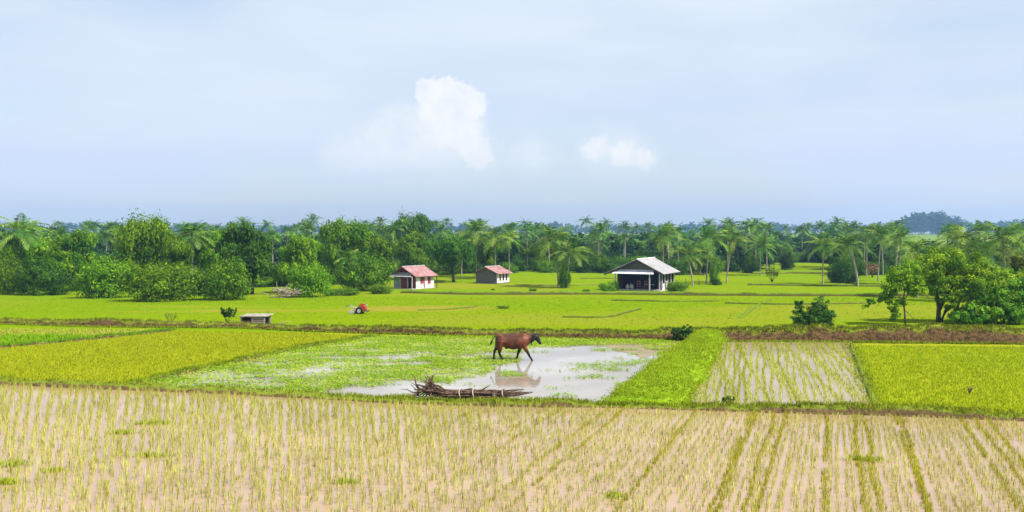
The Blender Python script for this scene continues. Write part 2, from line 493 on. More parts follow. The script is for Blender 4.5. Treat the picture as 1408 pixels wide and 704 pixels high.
poly_sheet('paddy_water', [(-40, 8), (40, 8)] + [p[:2] for p in reversed(A_line)], 0.0, M_MUDWATER, 'pinkish brown muddy water of the near paddy between seedling rows', 'paddy')
poly_sheet('field', [p[:2] for p in A_line] + [(p[0], p[1] + 0.6) for p in reversed(B_line)], -0.03, M_SOIL, 'olive green soil of the plots behind the near dyke', 'field')
POND = [(185, 531), (290, 506), (420, 479), (522, 462), (700, 464.5), (955, 469), (905, 505), (838, 556), (735, 557), (570, 553), (430, 545), (300, 538)]
POND_W = [gp(x, y, 0)[:2] for x, y in POND]
poly_sheet('pond_water', POND_W, 0.02, M_POND, 'shallow bright water of the weedy plot mirroring the cow', 'water')
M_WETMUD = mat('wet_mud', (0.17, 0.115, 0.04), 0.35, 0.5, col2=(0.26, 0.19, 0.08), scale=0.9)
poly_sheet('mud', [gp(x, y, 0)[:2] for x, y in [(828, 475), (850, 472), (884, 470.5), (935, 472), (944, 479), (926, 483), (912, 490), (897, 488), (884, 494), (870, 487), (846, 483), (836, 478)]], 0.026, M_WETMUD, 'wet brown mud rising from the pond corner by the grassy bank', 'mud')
FLOOD = [(986, 469.5), (1170, 469.5), (1206, 566), (935, 561)]
FLOOD_W = [gp(x, y, 0)[:2] for x, y in FLOOD]
poly_sheet('flooded_field', FLOOD_W, 0.02, M_FLOOD, 'flooded pale plot with lined rice rows beside the grassy dyke', 'field')


# ------------------------------------------------------------------ dykes
def resample(P, H, W_, step):
    P = np.array([p[:2] for p in P], float); H = np.array(H, float); W_ = np.array(W_, float)
    s = np.concatenate([[0], np.cumsum(np.hypot(*np.diff(P, axis=0).T))])
    n = int(s[-1] / step) + 2; u = np.linspace(0, s[-1], n)
    X, Y = np.interp(u, s, P[:, 0]), np.interp(u, s, P[:, 1])
    k = np.ones(7) / 7; pad = lambda a: np.convolve(np.pad(a, 3, 'edge'), k, 'valid')
    return pad(X), pad(Y), np.interp(u, s, H), np.interp(u, s, W_), u


def dyke(name, P, H, W_, m, label, step=0.35, rough=0.10, seed=0, zfun=None, cat='dyke', base=-0.3):
    X, Y, h, wd, u = resample(P, H, W_, step)
    dx, dy = np.gradient(X), np.gradient(Y); L = np.hypot(dx, dy) + 1e-9
    nx, ny = -dy / L, dx / L
    K = 13; prof = np.linspace(-1, 1, K)
    shape = np.clip(1 - np.abs(prof) ** 2.6, 0, 1)
    V = np.zeros((len(X), K, 3))
    for k in range(K):
        off = prof[k] * wd / 2 * (1 + 0.22 * (fbm(u * 0.55 + seed * 9 + 40 * (prof[k] > 0), u * 0 + seed) - 0.5) * 2)
        xx, yy = X + nx * off, Y + ny * off
        z0 = zfun(yy) if zfun is not None else 0.0
        ns = (fbm(xx * 1.3 + seed, yy * 1.3) - 0.5) * 2 + 0.9 * (fbm(u * 0.35 + seed, u * 0 + 3.3) - 0.5) * 2
        zz_ = h * shape[k] * (1 + 1.3 * rough * ns) + rough * ns * 0.5 * shape[k]
        ed = smooth(0, 1.0, np.minimum(u, u[-1] - u) + 1e-3); zz_ = zz_ * ed - .3 * (1 - ed)
        V[:, k] = np.stack([xx, yy, z0 + np.where(np.abs(prof[k]) > 0.99, base, zz_)], -1)
    n = len(X); ii = np.arange(n - 1)[:, None] * K + np.arange(K - 1)[None]
    Q = np.stack([ii, ii + K, ii + K + 1, ii + 1], -1).reshape(-1, 4)
    me = nmesh(name, V.reshape(-1, 3), Q, m, None, True)
    # make sure the faces look up
    nz = np.zeros(len(me.polygons) * 3); me.polygons.foreach_get('normal', nz)
    if nz.reshape(-1, 3)[:, 2].mean() < 0: me.flip_normals()
    o = tag(link(name, me), label, cat, kind='structure')
    return o, V[:, 3:10].reshape(-1, 3), V[:, 1:12].reshape(-1, 3)


HB = [.3, .3, .32, .34, .62, .36, .28, .36, .36, .40, .46, .66, .74, .86, .84, .8]
WB = [1.3, 1.3, 1.3, 1.3, 1.9, 1.4, 1.2, 1.3, 1.3, 1.4, 1.6, 2.0, 2.2, 2.5, 2.5, 2.5]
Bc = [(p[0], p[1] + w_ / 2) for p, w_ in zip(B_line, WB)]
oB, ptsB, allB = dyke('earth_bank', Bc, HB, WB, M_BROWNBUND, 'long brown earth bank across the rice land behind the cow', seed=1, rough=0.16)
HA = [.2, .2, .2, .22, .2, .2, .16, .18, .16, .22, .22, .24, .22]
oA, ptsA, rest = dyke('low_bank', A_line, HA, [.9] * len(HA), M_MIDBUND, 'low brown and green bank edging the near seedling paddy', seed=2, rough=0.2)
Cc = [(978, 466), (957, 488), (926, 520), (892, 551), (880, 564)]
oC, ptsC, allC = dyke('grassy_bank', [gp(x, y, 0) for x, y in Cc], [.75, .7, .62, .5, .35], [1.8, 2.6, 3.3, 3.7, 3.7], M_GREENBUND, 'broad bright green grassy bank between pond and lined plot', seed=3, rough=0.1)
oD, ptsD, rest = dyke('narrow_bank', [gp(x, y, 0) for x, y in [(1170, 474), (1184, 510), (1207, 566)]], [.14] * 3, [.3, .34, .34], M_MIDBUND, 'narrow bank between lined plot and dense green plot', seed=4, rough=0.12, step=0.3)
oE, ptsE, rest = dyke('thin_bank', [gp(x, y, 0) for x, y in [(150, 536), (185, 530), (290, 505), (420, 478), (522, 462)]], [.16] * 5, [.5] * 5, M_MIDBUND, 'thin green bank between olive plot and weedy pond', seed=5, rough=0.15)
oF, ptsF, rest = dyke('weedy_bank', [gp(x, y, 0) for x, y in [(-200, 496), (0, 478), (110, 468), (250, 453)]], [.12] * 4, [.5] * 4, M_MIDBUND, 'thin weedy bank crossing the far left corner plots', seed=6, rough=0.15)
FAR = [([(545, 403), (640, 405), (800, 405), (940, 406), (1080, 407), (1240, 407), (1500, 408)], .42, 1.2, 'dark grassy bank running past the front of the open hut'),
       ([(830, 413), (915, 415), (1000, 414)], .2, .7, 'short thin bank in the lime field before the open hut'),
       ([(985, 417), (1080, 419), (1200, 417)], .2, .7, 'thin bank in the lime field beyond the twin bush'),
       ([(757, 436), (835, 437), (882, 424)], .16, .55, 'bent thin bank in the middle of the lime field'),
       ([(560, 427), (610, 426), (660, 421)], .12, .6, 'faint thin bank right of the red tractor'),
       ([(700, 392), (790, 393), (835, 391)], .2, .9, 'thin bank behind the twin palms'),
       ([(1020, 392), (1100, 393), (1190, 394), (1300, 395)], .3, .8, 'thin bank before the palms on the right'),
       ([(1030, 377), (1090, 376), (1150, 377)], .45, 1.4, 'dark bank in the clearing between far palms'),
       ([(790, 383), (860, 383), (930, 381)], .25, .9, 'thin bank behind the open hut'),
       ([(1015, 440), (1035, 424), (1060, 411)], .1, .5, 'faint bank running away from the long bank')]
for k, (px, h, wd, lab) in enumerate(FAR):
    P = [gp(x, y) for x, y in px]
    dyke('field_bank', P, [h] * len(P), [wd] * len(P), M_FARBUND, lab, seed=10 + k, rough=0.12, zfun=zg, step=0.5)


# ------------------------------------------------------------------ blades of grass and rice
def blades(name, P, height, width, nb, spread, tint, m=M_RICE, lean=0.35, label='', cat='rice', parent=None, tvar=0.18, jitter=None):
    """tufts of narrow bent blades at points P, one mesh"""
    r = np.random.default_rng(len(P) + 11)
    P = np.asarray(P, float); n = len(P)
    hh = np.repeat(np.broadcast_to(height, (n,)), nb) * r.uniform(0.6, 1.15, n * nb)
    B = np.repeat(P, nb, 0); B[:, :2] += r.normal(0, spread, (n * nb, 2))
    a = r.uniform(0, 2 * np.pi, n * nb); ln = np.abs(r.normal(0, lean, n * nb))
    D = np.stack([np.cos(a) * np.sin(ln), np.sin(a) * np.sin(ln), np.cos(ln)], -1)
    D2 = D + np.stack([np.cos(a), np.sin(a), -0.6 + 0 * a], -1) * (ln * 0.9)[:, None]
    D2 /= np.linalg.norm(D2, axis=1)[:, None]
    b = r.uniform(0, np.pi, n * nb); Sd = np.stack([np.cos(b), np.sin(b), 0 * b], -1) * (np.broadcast_to(width, (n * nb,)) / 2)[:, None]
    m0 = B + D * (hh * 0.55)[:, None]; tip = m0 + D2 * (hh * 0.5)[:, None]
    V = np.stack([B - Sd * .7, B + Sd * .7, m0 + Sd, m0 - Sd, tip], 1).reshape(-1, 3)
    o = np.arange(n * nb) * 5
    T = np.concatenate([np.stack([o, o + 1, o + 2], -1), np.stack([o, o + 2, o + 3], -1), np.stack([o + 3, o + 2, o + 4], -1)])
    tn = np.asarray(tint, float); tn = np.repeat(np.broadcast_to(tn, (n, 3)), nb, 0)
    tn = tn * r.uniform(1 - tvar, 1 + tvar, (n * nb, 1)) * r.uniform(1 - tvar / 3, 1 + tvar / 3, (n * nb, 3))
    me = nmesh(name, V, T, m, np.repeat(tn, 5, 0), True)
    nv = np.repeat(np.stack([np.cos(a) * .35, np.sin(a) * .35, np.full(n * nb, .9)], -1), 5, 0); nv /= np.linalg.norm(nv, axis=1)[:, None]
    me.normals_split_custom_set_from_vertices(nv.tolist())
    o = link(name, me, parent)
    if label: tag(o, label, cat, kind='stuff')
    return o


A_y = lambda X: np.interp(X, [p[0] for p in A_line], [p[1] for p in A_line])
# near paddy: parallel rows running away to the right, and rows fanning out over its left part
VPX = (1150 - 704) / F
d = np.array([VPX, 1.0]); d /= np.linalg.norm(d); nrm2 = np.array([d[1], -d[0]])
pts, hts, col, wid = [], [], [], []
c = -40.0
k = 0
while c < 44:
    strong = rng.random() < 0.19
    s = np.arange(10, 62, 0.12 if strong else 0.14); s = s + rng.normal(0, 0.06, len(s))
    wob = (vnoise(s * 0.22 + k * 7.3, s * 0 + k) - 0.5) * 0.12
    for rep in range(2 if strong else 1):
        o = c + wob + rng.normal(0, 0.045 if strong else 0.018, len(s))
        X = d[0] * s + nrm2[0] * o; Y = d[1] * s + nrm2[1] * o
        right = smooth(-4.5, 5.5, X - 0.03 * (Y - 24))
        keep = (rng.random(len(s)) < (0.16 + 0.84 * right) * (0.85 if strong else 0.74)) & (Y > 19) & (Y < A_y(X) - 0.5) & (np.abs(X) < 0.62 * Y + 12)
        keep &= fbm(X * 0.5 + k, Y * 0.35) > (0.24 if strong else 0.24)
        n = keep.sum(); pts.append(np.stack([X[keep], Y[keep], np.zeros(n) - 0.01], -1))
        hts.append(np.full(n, 0.16 if strong else 0.20)); col.append(np.tile((0.46, 0.46, 0.03) if strong else (0.60, 0.59, 0.16), (n, 1)))
    c += rng.uniform(0.17, 0.225); k += 1
fan = np.array([1.5, -6.0])
ang = -0.80
while ang < 0.42:
    s = np.arange(24, 62, 0.17); s = s + rng.normal(0, 0.07, len(s))
    a = ang + (vnoise(s * 0.15 + ang * 90, s * 0) - 0.5) * 0.004 + rng.normal(0, 0.0010, len(s))
    X = fan[0] + np.sin(a) * s; Y = fan[1] + np.cos(a) * s
    left = 1 - smooth(-4.5, 5.5, X - 0.03 * (Y - 24))
    keep = (rng.random(len(s)) < left * (0.52 + 0.36 * smooth(22, 34, Y))) & (Y > 19) & (Y < A_y(X) - 0.5) & (np.abs(X) < 0.62 * Y + 12) & (fbm(X * 0.45 + 9, Y * 0.5) > 0.24)
    n = keep.sum(); pts.append(np.stack([X[keep], Y[keep], np.zeros(n) - 0.01], -1))
    hts.append(np.full(n, 0.29)); col.append(np.tile((0.59, 0.585, 0.15), (n, 1)))
    ang += rng.uniform(0.0055, 0.0080)
pts = np.concatenate(pts); hts = np.concatenate(hts); col = np.concatenate(col)
# greener along the far edge of the paddy, sparser and paler where the mud lies open
edge = smooth(-9, -1, pts[:, 1] - A_y(pts[:, 0]))[:, None]
leftish = (1 - smooth(-6, 6, pts[:, 0]))[:, None]
col = col * (1 - edge * leftish * 0.6) + np.array((0.40, 0.45, 0.04)) * edge * leftish * 0.6
g = fbm(pts[:, 0] * 0.25, pts[:, 1] * 0.25)[:, None]
col = col * (0.85 + 0.3 * g)
blades('rice_seedlings', pts, hts, 0.0115, 7, 0.03, col, lean=0.15, label='young yellow green rice seedlings standing in rows in near muddy paddy', cat='rice')


def scatter(poly, n, z=0.0, seed=1):
    r = np.random.default_rng(seed); P = np.array(poly)
    lo, hi = P.min(0), P.max(0)
    X = r.uniform(lo[0], hi[0], n * 3); Y = r.uniform(lo[1], hi[1], n * 3)
    k = inside(poly, X, Y); X, Y = X[k], Y[k]
    A = abs(sum(P[i][0] * P[(i + 1) % len(P)][1] - P[(i + 1) % len(P)][0] * P[i][1] for i in range(len(P)))) / 2
    return np.stack([X, Y, np.full(len(X), z)], -1)[:n], A


G = lambda L: [gp(x, y, 0)[:2] for x, y in L]
OLIVE = G([(-260, 495), (0, 479), (110, 469), (245, 455), (430, 458), (518, 463), (420, 477), (290, 503.5), (180, 529), (130, 531), (0, 525), (-260, 513)])
P, A = scatter(OLIVE, 24000, -0.03, 2)
tn = np.array((0.315, 0.335, 0.008)) * (0.93 + 0.14 * fbm(P[:, 0] * 0.18, P[:, 1] * 0.5))[:, None]
blades('rice_crop', P, 0.12, 0.03, 4, 0.08, tn, lean=0.3, label='dense olive green rice standing in the left middle plot', tvar=0.06)
DENSE = G([(1176, 475), (1408, 477), (1700, 480), (1700, 585), (1408, 574), (1212, 566)])
P, A = scatter(DENSE, 22000, -0.03, 3)
tn = np.array((0.325, 0.39, 0.006)) * (0.93 + 0.14 * fbm(P[:, 0] * 0.2, P[:, 1] * 0.5))[:, None]
blades('rice_crop', P, 0.12, 0.026, 4, 0.08, tn, lean=0.25, label='dense green rice standing in the right middle plot', tvar=0.06)
CORNER = G([(-260, 446), (0, 452), (140, 453.5), (240, 453.5), (110, 466), (0, 476), (-260, 492)])
P, A = scatter(CORNER, 5000, -0.03, 4)
mk = fbm(P[:, 0] * 0.13 + 3, P[:, 1] * 0.3)
dry = ((P[:, 1] > 64.5) & (P[:, 0] < -24)) * 1.0
tn = np.where((mk > 0.52)[:, None], np.array((0.21, 0.37, 0.006)), np.array((0.28, 0.36, 0.03))) * (1 - 0.0 * dry[:, None]) + dry[:, None] * np.array((0.12, 0.03, 0.03))
blades('grass', P, 0.16 + 0.14 * (mk > 0.55), 0.045, 5, 0.12, tn, lean=0.6, label='bright green weeds in the far left corner plot', cat='grass', tvar=0.2)
# lined plot: rows along the same bearing
pts, col = [], []
c = -10.0
while c < 40:
    strong = rng.random() < 0.35
    s = np.arange(30, 80, 0.16) + rng.normal(0, 0.05, 313)[:len(np.arange(30, 80, 0.16))]
    o = c + (vnoise(s * 0.2 + c * 3, s * 0) - 0.5) * 0.3 + rng.normal(0, 0.03, len(s))
    X = d[0] * s + nrm2[0] * o - 0.10 * (s - 44); Y = d[1] * s + nrm2[1] * o
    keep = inside(FLOOD_W, X, Y) & (rng.random(len(s)) < (0.95 if strong else 0.8))
    n = keep.sum(); pts.append(np.stack([X[keep], Y[keep], np.full(n, 0.0)], -1)); col.append(np.tile((0.38, 0.43, 0.014) if strong else (0.48, 0.52, 0.06), (n, 1)))
    c += rng.uniform(0.20, 0.27)
pts = np.concatenate(pts); col = np.concatenate(col)
far_ = smooth(50, 62, pts[:, 1])[:, None]
col = col * (1 - 0.5 * far_) + np.array((0.24, 0.30, 0.014)) * 0.5 * far_
blades('rice_seedlings', pts, 0.17, 0.016, 6, 0.035, col, lean=0.25, label='young rice in pale wet rows beside the grassy bank', cat='rice')
# lime field beyond the long bank
P, A = scatter([(-62, 68.6), (62, 68.6), (95, 112), (-95, 112)], 42000, 0, 5)
P[:, 2] = zg(P[:, 1])
bl = inside([gp(x, y)[:2] for x, y in [(200, 421), (420, 420), (640, 421), (640, 428), (400, 430), (200, 430)]], P[:, 0], P[:, 1])
P = P[~bl | (np.random.default_rng(1).random(len(P)) < 0.3)]
P = P[(P[:, 1] > np.interp(P[:, 0], [p[0] for p in Bc], [p[1] for p in Bc]) + 1.0)]
tn = np.array((0.15, 0.225, 0.002)) * (0.86 + 0.28 * fbm(P[:, 0] * 0.05, P[:, 1] * 0.2))[:, None]
blades('rice_crop', P[::2], 0.08, 0.045, 2, 0.15, tn[::2], lean=0.5, label='short lime green rice of the wide field beyond the long bank', tvar=0.08)


# grass on the banks
def bank_grass(P0, n, h, w_, tint, label, seed, mask=None, zj=0.02):
    r = np.random.default_rng(seed); P = P0[r.integers(0, len(P0), n)] + r.normal(0, 1, (n, 3)) * np.array((0.2, 0.12, 0.0)); P[:, 2] -= zj
    if mask is not None: P = P[mask(P, r)]
    tn = np.array(tint) * (0.7 + 0.6 * fbm(P[:, 0] * 0.6, P[:, 1] * 0.6))[:, None]
    blades('grass', P, h, w_, 6, 0.07, tn, lean=0.55, label=label, cat='grass', tvar=0.25)


bank_grass(allC, 13000, 0.085, 0.024, (0.30, 0.40, 0.012), 'bright grass covering the broad bank by the pond', 1)
bank_grass(ptsA, 4200, 0.17, 0.024, (0.22, 0.26, 0.012), 'grass growing along the low bank of the near paddy', 2,
           lambda P, r: r.random(len(P)) < np.where(P[:, 0] > -8, 0.95, 0.28))
bank_grass(ptsB[np.argsort(ptsB[:, 2])[len(ptsB) // 2:]], 3600, 0.2, 0.04, (0.17, 0.22, 0.012), 'short grass along the top of the long brown bank', 3,
           lambda P, r: r.random(len(P)) < np.where(P[:, 0] > 12, 0.9, 0.5))
bank_grass(np.array([(x, y - .05, 0) for x, y in zip(np.linspace(-42, 46, 900), np.interp(np.linspace(-42, 46, 900), [p[0] for p in B_line], [p[1] for p in B_line]))]), 3000, 0.2, 0.035, (0.21, 0.26, 0.010), 'grass at the foot of the long brown bank', 7)
bank_grass(allB, 5000, 0.16, 0.03, (0.17, 0.17, 0.03), 'dry tufts on the slope of the long brown bank', 9)
bank_grass(ptsE, 1100, 0.13, 0.03, (0.21, 0.29, 0.010), 'grass along the thin bank beside the weedy pond', 4)
bank_grass(ptsD, 350, 0.12, 0.025, (0.20, 0.26, 0.010), 'grass along the narrow bank between right plots', 5)
bank_grass(ptsF, 1000, 0.15, 0.035, (0.15, 0.30, 0.008), 'weeds along the thin bank of the corner plots', 6)

# ------------------------------------------------------------------ pond weed
OPEN = [G([(560, 551), (600, 532), (660, 512), (700, 500), (735, 480), (815, 474), (930, 482), (905, 505), (850, 552), (735, 556)]),
        G([(428, 546), (470, 533), (540, 526), (600, 528), (575, 553)])]
PATCH = [((522, 493), 3.0, .7), ((566, 501), 1.6, .5), ((575, 488), 1.8, .5), ((400, 521), 2.4, .35), ((452, 509), 1.6, .35), ((335, 528), 3.0, .3), ((360, 500), 1.6, .3), ((700, 488), 2.0, .8), ((660, 490), 2.0, .5)]
P, A = scatter(POND_W, 150000, 0.03, 9)
X, Y = P[:, 0], P[:, 1]
wx, wy = X + (fbm(X * 0.6, Y * 0.6) - 0.5) * 3.0, Y + (fbm(X * 0.6 + 40, Y * 0.6) - 0.5) * 2.2
op = inside(OPEN[0], wx, wy) | inside(OPEN[1], wx, wy)
for (px, rx_, ry_) in PATCH:
    cx, cy, _ = gp(*px, 0)
    op |= ((wx - cx) / rx_) ** 2 + ((wy - cy) / ry_) ** 2 < 1
fl = fbm(X * 0.55 + 7, Y * 1.1)
dens = np.where(op, 0.55 * smooth(0.60, 0.72, fl), 0.30 + 0.70 * smooth(0.30, 0.55, fl))
keep = rng.random(len(X)) < dens
P = P[keep]; n = len(P)


def cards(P, size, tilt, tint, tvar, r, aspect=0.6):
    n = len(P)
    a = r.uniform(0, 2 * np.pi, n); e = r.normal(0, tilt, n); roll = r.normal(0, tilt, n)
    D = np.stack([np.cos(a) * np.cos(e), np.sin(a) * np.cos(e), np.sin(e)], -1)
    Sd = np.stack([-np.sin(a) * np.cos(roll), np.cos(a) * np.cos(roll), np.sin(roll)], -1)
    s = (size * r.uniform(0.6, 1.3, n))[:, None]
    V = np.stack([P - D * s / 2, P + Sd * s * aspect / 2, P + D * s / 2, P - Sd * s * aspect / 2], 1).reshape(-1, 3)
    o = np.arange(n) * 4
    tn = np.broadcast_to(tint, (n, 3)) * r.uniform(1 - tvar, 1 + tvar, (n, 1)) * r.uniform(1 - tvar / 3, 1 + tvar / 3, (n, 3))
    return V, np.stack([o, o + 1, o + 2, o + 3], -1), np.repeat(tn, 4, 0)


r9 = np.random.default_rng(5)
P[:, 2] = 0.035 + r9.random(n) * 0.09
V, Q, tn = cards(P, 0.105, 0.34, np.where((fl[keep] > 0.52)[:, None], np.array((0.23, 0.345, 0.008)), np.array((0.32, 0.415, 0.025))), 0.12, r9)
tag(link('pond_weed', nmesh('pond_weed', V, Q, M_RICE, tn)), 'floating light green weed spread over the shallow pond', 'weed', kind='stuff')

# ------------------------------------------------------------------ broadleaf plants
def crown_mesh(name, lobes, nleaf, size, tint, seed, clumps=26, tint2=None, droop=0.0, tvar=0.22, fill=0.12, m=None, lowest=-2.0):
    """leaf-sized faces gathered in clumps around the shells of several lobes (units of the plant)"""
    r = np.random.default_rng(seed)
    vol = np.array([l[3] * l[4] + l[4] * l[5] + l[3] * l[5] for l in lobes]); vol /= vol.sum()
    Ps, Ns, Ts = [], [], []
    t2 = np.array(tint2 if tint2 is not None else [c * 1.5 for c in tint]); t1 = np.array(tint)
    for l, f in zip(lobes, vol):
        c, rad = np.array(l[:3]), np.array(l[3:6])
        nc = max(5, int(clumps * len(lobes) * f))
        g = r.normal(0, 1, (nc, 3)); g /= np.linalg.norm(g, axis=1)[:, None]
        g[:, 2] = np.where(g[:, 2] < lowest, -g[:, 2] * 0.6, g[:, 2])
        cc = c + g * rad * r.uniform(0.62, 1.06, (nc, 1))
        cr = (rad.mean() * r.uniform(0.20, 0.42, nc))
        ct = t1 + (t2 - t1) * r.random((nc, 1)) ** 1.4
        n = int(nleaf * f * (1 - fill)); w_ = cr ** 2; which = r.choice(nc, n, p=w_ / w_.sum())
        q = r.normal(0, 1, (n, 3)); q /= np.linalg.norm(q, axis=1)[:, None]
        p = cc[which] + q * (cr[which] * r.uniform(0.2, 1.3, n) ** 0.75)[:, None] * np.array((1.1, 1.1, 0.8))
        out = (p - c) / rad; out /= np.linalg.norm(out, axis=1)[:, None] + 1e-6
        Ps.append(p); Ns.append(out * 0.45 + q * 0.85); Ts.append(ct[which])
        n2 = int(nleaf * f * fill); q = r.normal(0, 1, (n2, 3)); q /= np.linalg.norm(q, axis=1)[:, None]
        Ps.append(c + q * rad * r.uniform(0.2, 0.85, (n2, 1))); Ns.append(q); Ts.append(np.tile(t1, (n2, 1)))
    P, N, T = np.concatenate(Ps), np.concatenate(Ns), np.concatenate(Ts)
    k = P[:, 2] > 0.0; P, N, T = P[k], N[k], T[k]
    N = N + np.array((0, 0, 0.35)) + r.normal(0, 0.33, N.shape); N /= np.linalg.norm(N, axis=1)[:, None]
    a = r.normal(0, 1, N.shape); a[:, 2] -= droop; a -= N * (a * N).sum(1)[:, None]; a /= np.linalg.norm(a, axis=1)[:, None]
    b = np.cross(N, a); n = len(P)
    s = (size * r.uniform(0.6, 1.4, n))[:, None]
    V = np.stack([P - a * s * .5, P + b * s * .3 + a * s * 0.05, P + a * s * .55 - N * s * .12, P - b * s * .3 + a * s * 0.05], 1).reshape(-1, 3)
    o = np.arange(n) * 4
    T = T * r.uniform(1 - tvar, 1 + tvar, (n, 1)) * r.uniform(0.94, 1.06, (n, 3))
    return nmesh(name, V, np.stack([o, o + 1, o + 2, o + 3], -1), m or M_LEAF, np.repeat(T, 4, 0))


def limb_mesh(name, height, r0, forks, seed, spread=0.5, m=None, start=0.35):
    """tapered trunk with forked limbs, in the plant's units"""
    r = random.Random(seed); mb = MB()
    p = [(0, 0, -0.03)]
    for i in range(1, 6):
        p.append((p[-1][0] + r.uniform(-.03, .03) * height, p[-1][1] + r.uniform(-.03, .03) * height, height * i / 5))
    mb.tube(p, [r0 * (1.25 if i == 0 else 1 - 0.13 * i) for i in range(6)], 8)
    for f in range(forks):
        h = r.uniform(start, 0.95); i = min(4, int(h * 5)); b = Vector(p[i]).lerp(Vector(p[i + 1]), h * 5 - i)
        a = r.uniform(0, 6.28); L = spread * r.uniform(0.6, 1.1)
        q = [b]
        for j in range(1, 4):
            q.append(b + Vector((math.cos(a) * L * j / 3 + r.uniform(-.05, .05) * L, math.sin(a) * L * j / 3 + r.uniform(-.05, .05) * L, L * (0.25 * j + 0.08 * j * r.random()))))
        rr = r0 * (1 - 0.6 * h) * 0.6
        mb.tube(q, [rr, rr * .8, rr * .55, rr * .25], 6)
    return mb.mesh(name, m or M_BARK, True)


def rlobes(seed, kind):
    r = random.Random(seed); L = []
    if kind == 'bush':
        L.append((0, 0, 0.40, 0.78, 0.78, 0.54))
        for _ in range(10):
            a = r.uniform(0, 6.28); q = r.uniform(0.3, 0.66)
            L.append((math.cos(a) * q, math.sin(a) * q, r.uniform(0.12, 0.66), r.uniform(.25, .42), r.uniform(.25, .42), r.uniform(.2, .34)))
    elif kind == 'dome':
        L.append((0, 0, 0.66, 0.7, 0.7, 0.28))
        for _ in range(8):
            a = r.uniform(0, 6.28); q = r.uniform(0.35, 0.72)
            L.append((math.cos(a) * q, math.sin(a) * q, r.uniform(0.42, 0.78), r.uniform(.25, .42), r.uniform(.25, .42), r.uniform(.13, .22)))
    else:
        for _ in range(9):
            z = r.uniform(0.28, 0.88); a = r.uniform(0, 6.28); q = r.uniform(0.1, 0.6) * (1.15 - 0.6 * z)
            L.append((math.cos(a) * q, math.sin(a) * q, z, r.uniform(.28, .46), r.uniform(.28, .46), r.uniform(.11, .2)))
    return L


BRIGHT, BRIGHT2 = (0.070, 0.180, 0.004), (0.270, 0.430, 0.010)
MID, MID2 = (0.046, 0.130, 0.004), (0.215, 0.360, 0.010)
DARK, DARK2 = (0.022, 0.075, 0.005), (0.105, 0.225, 0.012)
COOL, COOL2 = (0.020, 0.065, 0.022), (0.045, 0.115, 0.030)
VAR = {}
for kind, cnt in (('bush', 3), ('dome', 3), ('tall', 3)):
    for cn, t1, t2 in (('bright', BRIGHT, BRIGHT2), ('mid', MID, MID2), ('dark', DARK, DARK2)):
        for q in range(cnt if cn != 'bright' else 3):
            sd = hash((kind, cn)) % 1 + {'bush': 100, 'dome': 200, 'tall': 300}[kind] + {'bright': 10, 'mid': 20, 'dark': 30}[cn] + q
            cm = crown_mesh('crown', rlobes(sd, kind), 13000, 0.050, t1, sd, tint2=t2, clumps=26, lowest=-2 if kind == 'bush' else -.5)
            tm = limb_mesh('trunk', {'bush': .4, 'dome': .62, 'tall': .8}[kind], {'bush': .035, 'dome': .05, 'tall': .04}[kind], 6, sd, 0.45 if kind != 'tall' else .3)
            VAR.setdefault((kind, cn), []).append((cm, tm))
_vi = {}


def plant(name, kind, cn, loc, half, height, label, cat='tree', group=None, rz=None, mesh=None):
    i = _vi.get((kind, cn), 0); _vi[(kind, cn)] = i + 1
    cm, tm = mesh or VAR[(kind, cn)][i % len(VAR[(kind, cn)])]
    t = thing(name, label, cat, loc, rng.uniform(0, 6.28) if rz is None else rz, group, (half, half, height))
    link('trunk', tm, t); link('crown', cm, t)
    return t



def plant_px(name, kind, cn, x, ytop, half_px, label, ybase=None, Y=None, cat='tree', group=None, dz=0.0, **k):
    """size a plant from where its base, top and side stand in the photograph"""
    if Y is None:
        X, Y, z = gp(x, ybase)
    else:
        X, _, _ = at(x, 316, Y); z = float(zg(Y))
    top = at(x, ytop, Y)[2]
    return plant(name, kind, cn, (X, Y, z + dz), half_px / F * Y, (top - z - dz) / 0.93, label, cat, group, **k)


# left: the round bushes at the field's edge and the trees over them
plant_px('bush', 'bush', 'bright', 150, 352, 52, 'big rounded light green bush, leftmost of three at the field edge', 409, cat='bush')
plant_px('bush', 'bush', 'bright', 224, 362, 62, 'big rounded light green bush in the middle of three at the field edge', 413.5, cat='bush')
plant_px('bush', 'bush', 'mid', 308, 357, 46, 'big rounded green bush, right one of three at the field edge', 412, cat='bush')
plant_px('bush', 'bush', 'mid', 5, 350, 30, 'green bush cut by the left edge of the view', 405, cat='bush')
plant_px('bush', 'bush', 'dark', 62, 356, 40, 'dark hollow bush behind the low hedge on the left', Y=120, cat='bush')
plant_px('bush', 'bush', 'bright', 62, 389, 42, 'low light green scrub before the dark hollow bush', 405, cat='bush')
plant_px('bush', 'bush', 'bright', 428, 361, 36, 'light green bush beside the grey brush heap', 408, cat='bush')
plant_px('bush', 'bush', 'mid', 497, 344, 42, 'dense green shrub left of the white hut', 400, cat='bush')
plant_px('bush', 'bush', 'mid', 470, 396, 30, 'low green scrub under the shrub left of the white hut', 406, cat='bush')
plant_px('bush', 'bush', 'bright', 524, 391, 22, 'low light scrub at the front corner of the white hut', 404, cat='bush')
plant_px('broadleaf_tree', 'dome', 'bright', 196, 300, 52, 'tall domed tree rising above the middle round bush', Y=128)
plant_px('broadleaf_tree', 'tall', 'mid', 100, 326, 48, 'irregular tree behind the leftmost round bush', Y=130)
plant_px('broadleaf_tree', 'dome', 'bright', 66, 330, 46, 'spreading light tree beside the left tall palm', Y=135)
plant_px('broadleaf_tree', 'tall', 'mid', 25, 334, 40, 'green tree below the left tall palm', Y=128)
plant_px('broadleaf_tree', 'tall', 'dark', 346, 314, 56, 'large dark tree with a shaded hollow right of the round bushes', Y=122)
